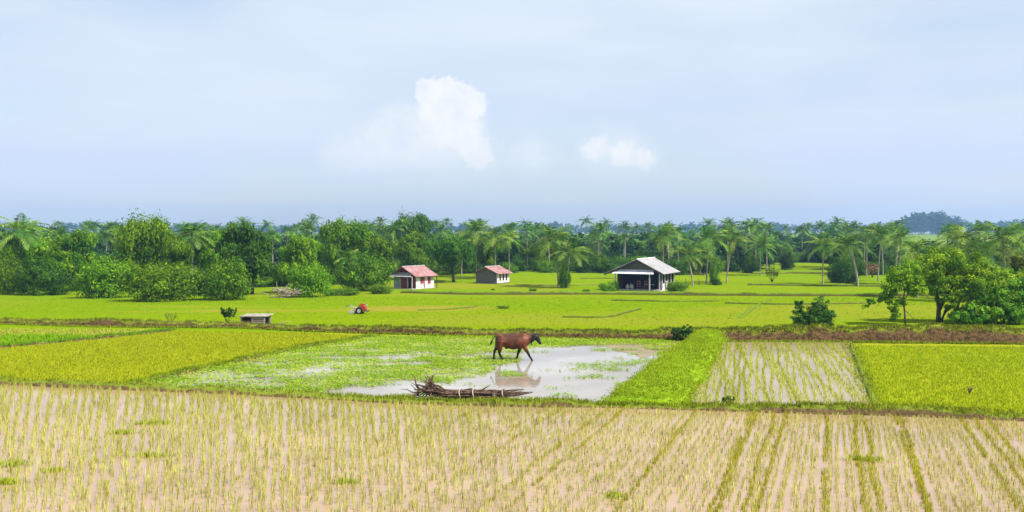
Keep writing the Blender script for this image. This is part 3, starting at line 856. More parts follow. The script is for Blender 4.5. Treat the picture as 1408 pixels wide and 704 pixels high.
plant_px('broadleaf_tree', 'dome', 'mid', 300, 318, 44, 'domed tree behind the right round bush', Y=134)
plant_px('broadleaf_tree', 'tall', 'bright', 420, 318, 42, 'light green tree standing above the bush by the brush heap', Y=126)
plant_px('broadleaf_tree', 'dome', 'mid', 474, 306, 46, 'tall rounded tree left of the dark slim palm', Y=150)
plant_px('broadleaf_tree', 'tall', 'mid', 522, 330, 40, 'green tree close behind the white hut on its left', Y=150)
plant_px('broadleaf_tree', 'dome', 'dark', 562, 296, 36, 'dark domed crown standing above the trees behind the white hut', Y=230)
plant_px('broadleaf_tree', 'tall', 'mid', 566, 326, 40, 'green tree directly behind the white hut', Y=165)
plant_px('broadleaf_tree', 'dome', 'dark', 624, 328, 42, 'dark spreading tree between the white hut and the grey hut', 388)
plant_px('broadleaf_tree', 'tall', 'mid', 664, 330, 26, 'slim tree right behind the grey hut', Y=172)
plant_px('broadleaf_tree', 'tall', 'mid', 240, 334, 40, 'green tree under the tousled palm among bushes', Y=124)
# centre
plant_px('broadleaf_tree', 'dome', 'mid', 735, 334, 40, 'green rounded tree at the field end left of the twin palms', 371)
plant_px('bush', 'bush', 'mid', 812, 339, 22, 'rounded bush at the field end right of the twin palms', 371, cat='bush')
plant_px('bush', 'bush', 'mid', 777, 364, 10, 'leafy bush around the feet of the twin palms', 396, cat='bush')
plant_px('bush', 'bush', 'bright', 835, 388, 14, 'low bush at the left corner of the open hut', 402, cat='bush')
plant_px('bush', 'bush', 'dark', 845, 386, 9, 'small dark bush against the left wall of the open hut', 400, cat='bush')
plant_px('bush', 'bush', 'bright', 932, 386, 21, 'low weeds heaped right of the open hut', 402, cat='bush')
plant_px('bush', 'bush', 'mid', 982, 364, 9, 'round green bush beside the leaning palm right of the hut', 391, cat='bush')
plant_px('bush', 'bush', 'dark', 985, 382, 9, 'small dark bush under the round green bush', 392, cat='bush')
plant_px('bush', 'bush', 'dark', 1082, 346, 12, 'small round dark bush in the clearing between palms', 371, cat='bush')
plant_px('bush', 'bush', 'dark', 1160, 352, 24, 'broad dark bush beneath the curved palm', 389, cat='bush')
plant_px('bush', 'bush', 'mid', 1084, 340, 14, 'bush with ruddy new leaves behind the clearing', Y=235, cat='bush')
plant_px('bush', 'bush', 'bright', 733, 396, 7, 'small weed mound on the lime field by the twin palms', 400.5, cat='weed')
plant_px('bush', 'bush', 'dark', 806, 398, 7, 'small dark weed mound on the bank before the open hut', 405, cat='weed')
plant_px('bush', 'bush', 'dark', 678, 397, 3.5, 'tiny dark weed mound before the grey hut', 399, cat='weed')
plant_px('bush', 'bush', 'bright', 692, 420, 11, 'flat patch of tall weeds in the middle of the lime field', 424, cat='weed')

# ------------------------------------------------------------------ the two plants in the middle of the lime field and the trees on the right
# twin lobed bush
X, Y, z = gp(1118, 449)
X, Y, z = at(1118, 449, 71.0)[0], 71.0, float(zg(71.0)) - 0.02
tw = thing('bush', 'dark green leafy bush with two rounded tops on the bank', 'bush', (X, Y, z))
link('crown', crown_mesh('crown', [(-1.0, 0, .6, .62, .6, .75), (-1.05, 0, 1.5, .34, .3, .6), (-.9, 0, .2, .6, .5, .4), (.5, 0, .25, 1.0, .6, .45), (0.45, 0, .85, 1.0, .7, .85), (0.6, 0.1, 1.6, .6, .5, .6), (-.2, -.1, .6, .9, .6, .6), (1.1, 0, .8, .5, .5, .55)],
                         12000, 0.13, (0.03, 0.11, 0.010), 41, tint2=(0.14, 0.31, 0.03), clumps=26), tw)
link('stem', limb_mesh('stem', 1.3, 0.06, 6, 41, 0.8, start=0.1), tw)

# the big spreading tree, two smaller ones beside it
def big_tree(name, label, x, ybase, Y, lobes, n, leaf, t1, t2, seed, trunk, cat='tree', clumps=26):
    X = at(x, 316, Y)[0]; z = float(zg(Y)) - 0.03
    o = thing(name, label, cat, (X, Y, z))
    link('crown', crown_mesh('crown', lobes, n, leaf, t1, seed, tint2=t2, clumps=clumps), o)
    mb = MB()
    for p, r_ in trunk: mb.tube(p, r_, 7)
    mb.build('trunk', M_BARK, o, True)
    return o


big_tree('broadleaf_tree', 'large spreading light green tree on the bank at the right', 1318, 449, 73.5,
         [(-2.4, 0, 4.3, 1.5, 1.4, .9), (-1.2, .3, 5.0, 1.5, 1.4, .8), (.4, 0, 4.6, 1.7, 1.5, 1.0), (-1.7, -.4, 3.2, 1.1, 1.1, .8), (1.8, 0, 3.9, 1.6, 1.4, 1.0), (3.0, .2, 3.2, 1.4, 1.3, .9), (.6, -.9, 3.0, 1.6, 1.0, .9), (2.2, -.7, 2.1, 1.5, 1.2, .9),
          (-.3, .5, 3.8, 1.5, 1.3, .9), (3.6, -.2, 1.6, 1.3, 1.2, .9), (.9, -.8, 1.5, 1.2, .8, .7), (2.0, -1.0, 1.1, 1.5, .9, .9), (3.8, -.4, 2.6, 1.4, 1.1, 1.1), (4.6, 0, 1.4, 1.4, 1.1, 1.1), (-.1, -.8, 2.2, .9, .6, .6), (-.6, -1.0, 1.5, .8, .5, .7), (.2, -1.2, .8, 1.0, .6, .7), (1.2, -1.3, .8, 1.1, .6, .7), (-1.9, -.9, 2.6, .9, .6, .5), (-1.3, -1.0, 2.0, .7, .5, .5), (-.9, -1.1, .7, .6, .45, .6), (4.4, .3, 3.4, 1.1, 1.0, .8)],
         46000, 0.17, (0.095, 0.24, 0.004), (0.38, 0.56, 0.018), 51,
         [([(-1.5, 0, -.1), (-1.45, 0, 1.2), (-1.6, .1, 2.3), (-1.9, 0, 3.6)], [.2, .16, .13, .08]), ([(-1.5, 0, .9), (-.8, .1, 2.2), (0, .1, 3.4), (.6, 0, 4.4)], [.17, .14, .1, .05]),
          ([(-1.3, 0, 0), (-.9, .1, .9), (.4, .1, 1.9), (1.8, 0, 3.3)], [.17, .13, .1, .05]), ([(-1.6, .1, 2.2), (-2.6, 0, 2.9), (-3.5, 0, 3.0), (-4.2, 0, 2.5)], [.09, .07, .05, .03])])
big_tree('broadleaf_tree', 'slim young tree with bare lower trunk left of the large spreading tree', 1245, 450, 71.3,
         [(-.9, 0, 3.0, .95, .8, .7), (.2, 0, 3.9, 1.1, .9, .8), (-.5, .2, 3.8, .9, .8, .6), (.6, 0, 3.1, .7, .7, .6), (-1.3, 0, 2.4, .6, .5, .4), (-1.0, -.1, 1.5, .55, .4, .36), (-.75, -.1, 1.0, .40, .3, .5), (-.95, 0, .6, .25, .25, .35), (-.3, 0, 1.75, .55, .4, .22), (-1.6, 0, 2.0, .5, .4, .3), (-2.5, 0, 1.8, .5, .4, .26), (-3.0, 0, 1.4, .35, .22, .16), (.9, 0, 2.6, .7, .6, .4)],
         8200, 0.16, (0.085, 0.22, 0.004), (0.32, 0.50, 0.014), 52,
         [([(.1, 0, -.1), (.02, 0, .9), (-.08, .02, 1.9), (0, 0, 2.9), (.1, 0, 3.6)], [.075, .065, .055, .045, .02]), ([(0, 0, 1.7), (-.5, 0, 2.3), (-.9, 0, 2.9)], [.035, .03, .015]), ([(-.05, 0, 2.0), (.35, 0, 2.4), (1.2, .1, 2.4), (2.2, .1, 2.0)], [.04, .035, .03, .015]),
          ([(0, 0, 1.45), (-.5, 0, 1.5), (-.95, 0, 1.3)], [.03, .025, .012]), ([(0.02, 0, 1.2), (.55, .1, .7), (.95, .2, .05)], [.025, .02, .015]), ([(-.05, 0, 2.1), (-1.4, 0, 2.1), (-2.7, 0, 1.7)], [.03, .022, .012])])
big_tree('bush', 'thick dark green shrub under the large spreading tree at the right', 1382, 449, 72.2,
         [(0, 0, .9, 1.5, 1.0, .9), (-1.5, 0, .7, 1.2, .9, .7), (1.3, 0, 1.3, 1.4, 1.1, 1.3), (.3, .2, 2.2, 1.4, 1.0, .9), (-2.6, -.2, .7, 1.1, .7, .7), (-1.2, 0, 1.6, 1.2, .9, .8), (-3.4, -.1, .5, .7, .6, .5), (1.4, 0, 2.6, 1.2, 1, 1)],
         17000, 0.17, (0.05, 0.155, 0.005), (0.25, 0.44, 0.02), 53, [([(0, 0, -.1), (0, 0, 1), (.3, 0, 2)], [.1, .08, .03])], 'bush')
big_tree('bush', 'feathery olive green clump at the far right edge', 1404, 420, 78,
         [(.4, 0, 3.0, 1.3, 1.0, 1.6), (.2, 0, 4.4, .9, .8, 1.3), (-.4, 0, 2.4, .9, .8, 1.3)], 6000, 0.22, (0.12, 0.16, 0.015), (0.18, 0.21, 0.02), 54, [([(0.3, 0, -.1), (.3, 0, 2), (.3, 0, 4)], [.07, .06, .02])], 'bush')

# shrubs in the lime field
def sprig(name, label, x, ybase, Y, h, n, spread, leafn, leaf, t1, t2, seed, fan=0.5, thick=0.02):
    X = at(x, 316, Y)[0]; z = float(zg(Y)) - 0.02
    r = random.Random(seed); o = thing(name, label, 'plant', (X, Y, z)); mb = MB(); lobes = []
    for i in range(n):
        a = -fan + 2 * fan * (i + r.uniform(-.3, .3) + .5) / n; hh = h * r.uniform(.75, 1.0); yy = r.uniform(-.25, .25) * h
        q = [(0, 0, 0), (math.sin(a) * hh * .35, yy * .3, hh * .3), (math.sin(a) * hh * .8, yy * .8, hh * .72), (math.sin(a) * hh, yy, hh * math.cos(a * .6))]
        mb.tube(q, [thick, thick * .8, thick * .5, thick * .2], 5)
        for k_ in (.45, .68, .9):
            p = Vector(q[1]).lerp(Vector(q[3]), k_)
            lobes.append((p.x, p.y, p.z, spread * (.9 if k_ < .8 else .55), spread * .8, spread * 1.3))
    mb.build('stem', M_BARK, o, True)
    link('foliage', crown_mesh('foliage', lobes, leafn, leaf, t1, seed, tint2=t2, clumps=6, fill=.3), o)
    return o


sprig('shrub', 'small upright shrub with fanning stems beside the plank hut', 312, 447, 71.5, 1.5, 8, .14, 1500, .12, (.045, .12, .02), (.11, .22, .03), 61, .5)
sprig('shrub', 'thin almost leafless sapling standing on the bank at the left', 233, 446, 72, 1.0, 9, .12, 170, .10, (.14, .2, .03), (.2, .25, .04), 62, .7, .008)
sprig('shrub', 'small weedy plant on the low bank below the lined plot', 1003, 558, gp(1003, 557, 0)[1], .42, 8, .09, 260, .08, (.06, .13, .015), (.14, .22, .03), 63, .9, .008)
sprig('shrub', 'thin light sapling in the clearing among the far palms', 1062, 388, gp(1062, 388)[1], 2.6, 7, .4, 300, .28, (.10, .18, .02), (.17, .25, .03), 64, .6, .04)
sprig('shrub', 'dark green weed clump where grassy bank meets the long bank', 938, 472, gp(938, 470, 0)[1], .9, 9, .28, 1100, .14, (.03, .09, .012), (.07, .16, .02), 65, 1.0, .012)
sprig('shrub', 'small shrub with reddish flowers behind the curved palm', 1200, 384, 172, 2.8, 6, .42, 320, .26, (.20, .10, .05), (.36, .17, .12), 66, .5, .05)

# ------------------------------------------------------------------ palms
def palm_crown(seed, nf=20, L=3.3, tint=(0.045, 0.11, 0.012), tint2=(0.14, 0.20, 0.03), dead=1, droop=1.0, pairs=20, lw=0.10):
    r = np.random.default_rng(seed); V, Q, T = [], [], []

    def quad(a, b, c, d_, tn):
        o = len(V); V.extend([a, b, c, d_]); Q.append((o, o + 1, o + 2, o + 3)); T.extend([tn] * 4)
    for f in range(nf + dead):
        isdead = f >= nf
        az = f * 2.39996 + r.uniform(-.25, .25); u = (f + .5) / nf
        el = math.radians(82 - 105 * u ** 0.8 + r.uniform(-8, 8)) if not isdead else math.radians(-62)
        Lf = L * r.uniform(.85, 1.1) * (0.8 + 0.3 * min(1, u * 2)) * (0.85 if isdead else 1)
        tn = np.array(tint) + (np.array(tint2) - np.array(tint)) * (r.random() ** 1.6)
        if isdead: tn = np.array((0.22, 0.15, 0.07))
        bend = math.radians(r.uniform(55, 85)) * droop
        p = np.array((0.0, 0.0, 0.0)); pts, dirs = [p], []
        N = 9
        for i in range(N):
            e = el - bend * (i / N) ** 1.3
            e = max(e, math.radians(-80))
            dd = np.array((math.cos(az) * math.cos(e), math.sin(az) * math.cos(e), math.sin(e)))
            dirs.append(dd); p = p + dd * Lf / N; pts.append(p)
        dirs.append(dirs[-1]); pts = np.array(pts); dirs = np.array(dirs)
        side = np.array((-math.sin(az), math.cos(az), 0.0))
        for i in range(N):
            w0, w1 = 0.05 * (1 - i / N) + .012, 0.05 * (1 - (i + 1) / N) + .012
            quad(pts[i] - side * w0, pts[i] + side * w0, pts[i + 1] + side * w1, pts[i + 1] - side * w1, tn * 1.25)
        for k_ in range(pairs):
            s = 0.14 + 0.86 * (k_ + r.uniform(0, .6)) / pairs
            i = min(N - 1, int(s * N)); fr = s * N - i
            b = pts[i] * (1 - fr) + pts[i + 1] * fr; dd = dirs[i]
            ll = Lf * 0.30 * math.sin(math.pi * min(1, .18 + .80 * s)) ** .7 * r.uniform(.85, 1.1)
            upv = np.cross(dd, side); upv *= np.sign(upv[2] + 1e-6)
            for sg in (-1, 1):
                q = side * sg * 0.75 + dd * 0.55 - np.array((0, 0, 1)) * r.uniform(.25, .75) + upv * .25
                q /= np.linalg.norm(q); wv = dd * lw * .5
                c = b + q * ll; cmid = b + q * ll * .45 + np.array((0, 0, .05 * ll))
                quad(b, cmid + wv, c, cmid - wv, tn * r.uniform(.8, 1.2))
    return nmesh('crown', np.array(V), np.array(Q), M_PALM, np.array(T))


def palm_trunk(seed, lean):
    r = random.Random(seed); mb = MB(); n = 9
    a = r.uniform(-.02, .02)
    p = [(lean * (t_ ** 1.6), a * math.sin(t_ * 3.1), t_) for t_ in [i / n for i in range(n + 1)]]
    mb.tube([(x, y, z - (0.02 if i == 0 else 0)) for i, (x, y, z) in enumerate(p)], [.19] + [.13 - .05 * i / n for i in range(1, n + 1)], 8)
    return mb.mesh('trunk', M_PTRUNK, True)


NEARC = [palm_crown(500 + i, 22, 3.3, tint=(0.050, 0.145, 0.008), tint2=(0.28, 0.38, 0.05), dead=[0, 0, 1][i % 3], droop=[1.0, .85, 1.15][i % 3], pairs=26, lw=0.10) for i in range(6)]
FARC = [palm_crown(600 + i, 16, 2.7, tint=(0.030, 0.100, 0.008), tint2=(0.17, 0.30, 0.035), dead=0, droop=[1.0, .8, 1.15, .9][i % 4], pairs=13, lw=0.17) for i in range(7)]
TR = {}


def trunk_for(lean_m, H):
    key = round(lean_m * 2) / 2
    if key not in TR: TR[key] = palm_trunk(int(key * 10) + 77, key)
    return TR[key], key


_pc = [0]


def palm(X, Y, z, H, label, crown, group=None, lean=0.0, cs=1.0, az=None):
    tm, lean = trunk_for(lean, H)
    t = thing('palm_tree', label, 'palm tree', (X, Y, z), rng.uniform(0, 6.28) if az is None else az, group)
    link('trunk', tm, t, scale=(1, 1, H))
    link('crown', crown, t, loc=(lean, 0, H), rot=(0, 0, rng.uniform(0, 6.28)), scale=(cs, cs, cs))
    return t


PALMS = [  # x of crown, y of topmost frond, Y distance or None, y of base, crown scale, lean (m, towards +x), label
    (27, 290, 126, None, 1.15, 0, 'tall palm with long hanging fronds near the left edge'),
    (264, 297, 130, None, 1.1, 0, 'tousled palm rising between the round bushes and the wood'),
    (130, 296, 205, None, .9, 0, 'slim dark palm left of the tall domed tree'),
    (148, 301, 195, None, .9, .5, 'palm touching the left side of the tall domed tree'),
    (84, 305, 185, None, .9, 0, 'small narrow palm right of the tall left palm'),
    (430, 289, 225, None, 1.0, 0, 'tallest dark palm above the wood on the left'),
    (367, 297, 215, None, .9, 0, 'palm above the large dark hollow tree'),
    (396, 303, 195, None, .9, .5, 'short palm left of the tallest dark palm'),
    (519, 301, 190, None, .95, 0, 'dark palm above the shrub left of the white hut'),
    (655, 298, 172, None, 1.15, 0, 'full leafy palm left of the pair over the grey hut'),
    (681, 303, 166, None, 1.2, 0, 'full leafy palm with pale trunk right over the grey hut'),
    (638, 312, 178, None, 1.0, .5, 'lower palm over the dark spreading tree'),
    (700, 312, 180, None, 1.0, 0, 'palm right of the two full palms over the grey hut'),
    (547, 336, 165, None, 1.0, 0, 'low palm with arching fronds behind the white hut'),
    (482, 336, 132, None, .9, -.5, 'low palm with spread fronds behind the dense shrub'),
    (763, 304, None, 395, 1.2, -.5, 'taller left palm of the twin palms in the lime field'),
    (784, 324, None, 396, 1.05, .5, 'shorter right palm of the twin palms in the lime field'),
    (912, 303, 158, None, 1.15, 0, 'bushy palm right behind the roof of the open hut'),
    (944, 330, None, 393, .95, -1, 'short pale palm with bent foot right of the open hut'),
    (976, 303, None, 391, 1.2, .5, 'large palm above the round green bush right of the hut'),
    (1008, 309, None, 389, 1.05, 1, 'leaning palm right of the large palm and round bush'),
    (1046, 320, None, 379, 1.05, 0, 'palm at the left side of the clearing'),
    (1000, 293, 215, None, 1.05, 0, 'left one of two tall dark palms above the grove'),
    (1026, 293, 205, None, 1.1, 0, 'right one of two tall dark palms above the grove'),
    (1132, 318, None, 391, 1.0, 0, 'straight palm standing alone right of the clearing'),
    (1167, 315, None, 394, 1.0, -1.5, 'palm with long pale curved trunk at the right'),
    (1192, 303, 178, None, 1.05, 0, 'tall palm right of the curved palm'),
    (1212, 304, 160, None, 1.05, .5, 'drooping palm left above the slim young tree'),
    (1238, 309, 150, None, 1.05, 0, 'palm above the slim young tree by the bank'),
    (1262, 320, 112, None, .95, 0, 'dark palm right over the crown of the slim young tree'),
    (1322, 303, 104, None, 1.0, 0, 'broad palm standing over the large spreading tree'),
    (1352, 320, 108, None, .95, .5, 'lower palm right over the large spreading tree'),
    (1378, 296, 100, None, 1.05, -.5, 'palm with upright spiky fronds near the right edge'),
    (1296, 330, 120, None, .8, 0, 'small palm with pale arching frond before the distant blue wood'),
    (1405, 318, 110, None, .9, 0, 'palm cut by the right edge of the view'),
]
for k, (x, yt, Y, yb, cs, lean, lab) in enumerate(PALMS):
    if Y is None: _, Y, z = gp(x, yb)
    z = float(zg(Y)) - .05
    top = at(x, yt, Y)[2]
    H = max(1.6, top - z - 2.35 * cs)
    X = at(x, 316, Y)[0] - lean
    palm(X, Y, z, H, lab, NEARC[k % len(NEARC)] if Y < 185 else FARC[k % len(FARC)], None, lean, cs, 0.0 if lean else None)

# palm groves further away: single palms, all alike
def open_view(x, Y):
    """pixel columns where the photograph shows open field in front of the grove"""
    return Y


r7 = np.random.default_rng(21)
front = [(-300, 150), (0, 150), (400, 165), (540, 178), (640, 182), (700, 190), (830, 192), (900, 182), (1000, 180), (1055, 186), (1075, 250), (1130, 252), (1150, 182), (1230, 170), (1290, 160), (1700, 150)]
fy = lambda x: np.interp(x, [a for a, b in front], [b for a, b in front])
made = 0; used = []
tries = 0
while made < 245 and tries < 20000:
    tries += 1
    x = r7.uniform(-90, 1500); Y = fy(x) + 6 + 150 * r7.random() ** 1.5
    if 1245 < x < 1300 and r7.random() < 0.9: continue
    if x > 1230 and Y > 230: continue
    X = at(x, 316, Y)[0]
    if any((X - a) ** 2 + (Y - b) ** 2 < 14 for a, b in used): continue
    used.append((X, Y))
    yt = 301 + r7.normal(0, 4.5) + (4 if x < 540 else 0) + (2 if x > 1060 else 0)
    if r7.random() < 0.42: yt += r7.uniform(4, 38)
    yt = max(yt, 294)
    cs = r7.uniform(.8, 1.15)
    H = min(max(4.5, at(x, yt, Y)[2] - float(zg(Y)) - 2.0 * cs), 16.5)
    g = ('coconut palm among the trees of the left wood', 'palms among the left wood') if x < 545 else ('coconut palm in the dense far grove beyond the huts', 'palms of the far grove') if x < 1060 else ('coconut palm in the grove right of the clearing', 'palms of the right grove')
    palm(X, Y, float(zg(Y)) - .05, H, g[0], FARC[made % len(FARC)], g[1], float(r7.choice([0, 0, .5, -.5])), cs)
    made += 1
crown_data = []
for me in FARC:
    nv_ = len(me.vertices); a_ = np.zeros(nv_ * 3); me.vertices.foreach_get('co', a_); t_ = np.zeros(nv_ * 4); me.color_attributes['tint'].data.foreach_get('color', t_)
    f_ = np.zeros(len(me.loops), int); me.loops.foreach_get('vertex_index', f_)
    crown_data.append((a_.reshape(-1, 3), f_.reshape(-1, 4), t_.reshape(-1, 4)[:, :3]))
VV, QQ, TT, base_i = [], [], [], 0
for k in range(260):
    x = r7.uniform(-60, 1230); Y = fy(x) + 45 + 170 * r7.random()
    if x > 1060: Y = max(Y, 262)
    X = at(x, 316, Y)[0]; z = float(zg(Y)); cs = r7.uniform(.95, 1.3)
    H = min(max(4.0, at(x, 311 + abs(r7.normal(0, 14)), Y)[2] - z - 2.0 * cs), 13.5)
    a_, f_, t_ = crown_data[k % len(crown_data)]
    an = r7.uniform(0, 6.28); ca, sa = math.cos(an), math.sin(an)
    VV.append(np.stack([X + cs * (ca * a_[:, 0] - sa * a_[:, 1]), Y + cs * (sa * a_[:, 0] + ca * a_[:, 1]), z + H + cs * a_[:, 2]], -1))
    QQ.append(f_ + base_i); TT.append(t_ * r7.uniform(.8, 1.2)); base_i += len(a_)
    sv, sq, _c = tube([(X, Y, z - .1), (X, Y, z + H * .5), (X, Y, z + H)], [.17, .12, .09], 5)
    VV.append(np.array([tuple(v) for v in sv])); QQ.append(np.array(sq) + base_i); TT.append(np.tile((.22, .18, .13), (len(sv), 1))); base_i += len(sv)
tag(link('palm_grove', nmesh('palm_grove', np.concatenate(VV), np.concatenate(QQ), M_PALM, np.concatenate(TT))), 'mass of further coconut palms filling the far grove', 'palm grove', kind='stuff')
# broadleaf understory, single trees
made = 0; tries = 0
while made < 95 and tries < 8000:
    tries += 1
    x = r7.uniform(-120, 1530); Y = fy(x) - (25 if x < 500 else 0) + 2 + 110 * r7.random() ** 1.6
    if 1240 < x < 1305 and Y > 150: continue
    if x > 1230 and Y > 200: continue
    X = at(x, 316, Y)[0]
    if any((X - a) ** 2 + (Y - b) ** 2 < 9 for a, b in used): continue
    used.append((X, Y))
    hgt = r7.uniform(3.2, 6.4) + (1.2 if x < 520 else 0); half = r7.uniform(2.4, 4.6)
    cn = r7.choice(['mid', 'dark', 'dark', 'bright']) if x < 560 else r7.choice(['dark', 'dark', 'mid'])
    g = ('broadleaf tree in the thick left wood', 'trees of the left wood') if x < 545 else ('low broadleaf tree under the palms of the far grove', 'trees under the far palms') if x < 1060 else ('low broadleaf tree under the palms right of the clearing', 'trees under the right palms')
    plant('broadleaf_tree', str(r7.choice(['bush', 'tall', 'dome'])), str(cn), (X, Y, float(zg(Y)) - .1), half, hgt, g[0], 'tree', g[1])
    made += 1


made = 0; tries = 0
while made < 150 and tries < 8000:
    tries += 1
    x = r7.uniform(-120, 1530); Y = fy(x) - (22 if x < 500 else 0) + (r7.uniform(0, 12) if made < 80 else r7.uniform(8, 60))
    if 1055 < x < 1150 and Y < 250: continue
    if 1240 < x < 1305 and Y > 150: continue
    X = at(x, 316, Y)[0]
    if any((X - a) ** 2 + (Y - b) ** 2 < 5 for a, b in used): continue
    used.append((X, Y))
    cn = r7.choice(['mid', 'dark', 'bright']) if x < 560 else r7.choice(['dark', 'dark', 'mid'])
    g = ('low bush in the thicket at the foot of the left wood', 'bushes at the foot of the left wood') if x < 545 else ('low bush in the thicket at the foot of the far grove', 'bushes at the foot of the far grove') if x < 1060 else ('low bush at the foot of the grove right of the clearing', 'bushes at the foot of the right grove')
    plant('bush', 'bush', str(cn), (X, Y, float(zg(Y)) - .25), r7.uniform(2.2, 4.4), r7.uniform(2.2, 4.2), g[0], 'bush', g[1])
    made += 1


# the deeper wood as one mass, and the woods on the skyline
def wood(name, label, spots, leaf, n_per, tint, tint2, seed):
    lobes = []
    r = random.Random(seed)
    for X, Y, z, h, wd in spots:
        for _ in range(3):
            lobes.append((X + r.uniform(-.5, .5) * wd, Y + r.uniform(-.4, .4) * wd, z + h * r.uniform(.3, .8), wd * r.uniform(.5, .8), wd * r.uniform(.5, .8), h * r.uniform(.2, .32)))
    r_ = np.random.default_rng(seed)
    Z0 = 40.0
    me = crown_mesh(name, [(a, b, c_ + Z0, d_, e, f_) for a, b, c_, d_, e, f_ in lobes], n_per * len(lobes), leaf, tint, seed, tint2=tint2, clumps=9, fill=.25)
    return tag(link(name, me, loc=(0, 0, -Z0)), label, 'wood', kind='stuff')


sp = []
for _ in range(330):
    x = r7.uniform(-200, 1600); Y = fy(x) + 18 + 190 * r7.random() ** 1.5
    if 1225 < x and Y > 190: continue
    sp.append((at(x, 316, Y)[0], Y, -1.6, r7.uniform(4.5, 8.2), r7.uniform(3, 6)))
wood('woodland', 'dark green mass of the wood behind the first palms', sp, .75, 150, (0.018, 0.055, 0.018), (0.045, 0.105, 0.026), 71)
for _ in range(170):
    x = r7.uniform(-250, 1228); Y = r7.uniform(300, 460)
    sp.append((at(x, 316, Y)[0], Y, -1.6, r7.uniform(5.0, 8.2), r7.uniform(5, 9)))
wood('woodland', 'dark crowns of the deep wood under the skyline palms', sp, 1.0, 110, (0.014, 0.055, 0.014), (0.035, 0.105, 0.022), 74)
sp = []
for x in np.arange(1246, 1322, 3.2):
    for _ in range(3):
        Y = r7.uniform(1600, 1740); e = 1 - abs((x - 1280) / 44) ** 2.2
        sp.append((at(x, 316, Y)[0], Y, -1.5, (at(x, 291 + 14 * (1 - max(e, .15)) + r7.uniform(-2.5, 2), Y)[2] + 1.5) , r7.uniform(6, 11)))
wood('woodland', 'tall blue hazy wood on the skyline at the right', sp, 4.5, 40, (0.02, 0.06, 0.02), (0.04, 0.10, 0.03), 72)
sp = []
for x in np.arange(-300, 1800, 7):
    Y = r7.uniform(1750, 2100)
    sp.append((at(x, 316, Y)[0], Y, -1.5, r7.uniform(14, 24) + (9 if x > 1310 else 0), r7.uniform(14, 28)))
wood('woodland', 'low blue wooded line along the horizon', sp, 6.0, 30, (0.02, 0.06, 0.02), (0.04, 0.10, 0.03), 73)

# ------------------------------------------------------------------ huts
M_TIN = mat('tin_roof', (0.19, 0.175, 0.17), 0.65, 0.2, col2=(0.36, 0.35, 0.365), scale=0.9, stretch=(1, 5, 1))
M_TINEDGE = mat('tin_awning', (0.55, 0.54, 0.60), 0.5, 0.4, col2=(0.70, 0.69, 0.74), scale=2)
M_RED = mat('red_roof', (0.19, 0.085, 0.08), 0.85, 0.1, col2=(0.40, 0.235, 0.235), scale=1.2, stretch=(1, 4, 1))
M_GREYTIN = mat('grey_awning', (0.30, 0.28, 0.29), 0.6, 0.3, col2=(0.42, 0.39, 0.39), scale=2)
M_WHITE = mat('white_wall', (0.52, 0.46, 0.46), 0.85, 0.2, col2=(0.74, 0.70, 0.70), scale=1.3)
M_BLUEGREY = mat('blue_grey_wall', (0.20, 0.25, 0.32), 0.85, 0.2, col2=(0.42, 0.46, 0.52), scale=2.5)
M_MAROON = mat('maroon_wood', (0.20, 0.025, 0.04), 0.7, 0.3, col2=(0.28, 0.05, 0.06), scale=3)
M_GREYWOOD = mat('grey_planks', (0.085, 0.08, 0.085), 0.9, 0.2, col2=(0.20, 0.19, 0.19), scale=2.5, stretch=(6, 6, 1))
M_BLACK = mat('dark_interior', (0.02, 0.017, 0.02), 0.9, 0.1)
M_POST = mat('pale_post', (0.42, 0.40, 0.42), 0.8, 0.2, col2=(0.55, 0.52, 0.52), scale=3)
M_CONC = mat('concrete', (0.34, 0.31, 0.27), 0.9, 0.2, col2=(0.46, 0.43, 0.38), scale=3)


def roof_slope(mb, e0, e1, r1, r0, t, ribs):
    """a corrugated slope: eave e0-e1, ridge r0-r1"""
    e0, e1, r0, r1 = map(Vector, (e0, e1, r0, r1))
    nn = (e1 - e0).cross(r0 - e0).normalized()
    if nn.z < 0: nn = -nn
    N = ribs * 4; top, bot = [], []
    for i in range(N + 1):
        s = i / N; o = nn * (0.022 * math.sin(s * ribs * 2 * math.pi))
        top += [e0.lerp(e1, s) + o, r0.lerp(r1, s) + o]
        bot += [e0.lerp(e1, s) + o - nn * t, r0.lerp(r1, s) + o - nn * t]
    fs = []; M = len(top)
    for i in range(N):
        a = 2 * i; fs += [(a, a + 2, a + 3, a + 1), (M + a, M + a + 1, M + a + 3, M + a + 2), (a, M + a, M + a + 2, a + 2), (a + 1, a + 3, M + a + 3, M + a + 1)]
    fs += [(0, 1, M + 1, M), (M - 2, 2 * M - 2, 2 * M - 1, M - 1)]
    mb.add(top + bot, fs)


def hut_frame(x, y, phi):
    """front left ground corner at a pixel, width axis turned by -phi"""
    X, Y, z = gp(x, y)
    return (X, Y, z), -R(phi)


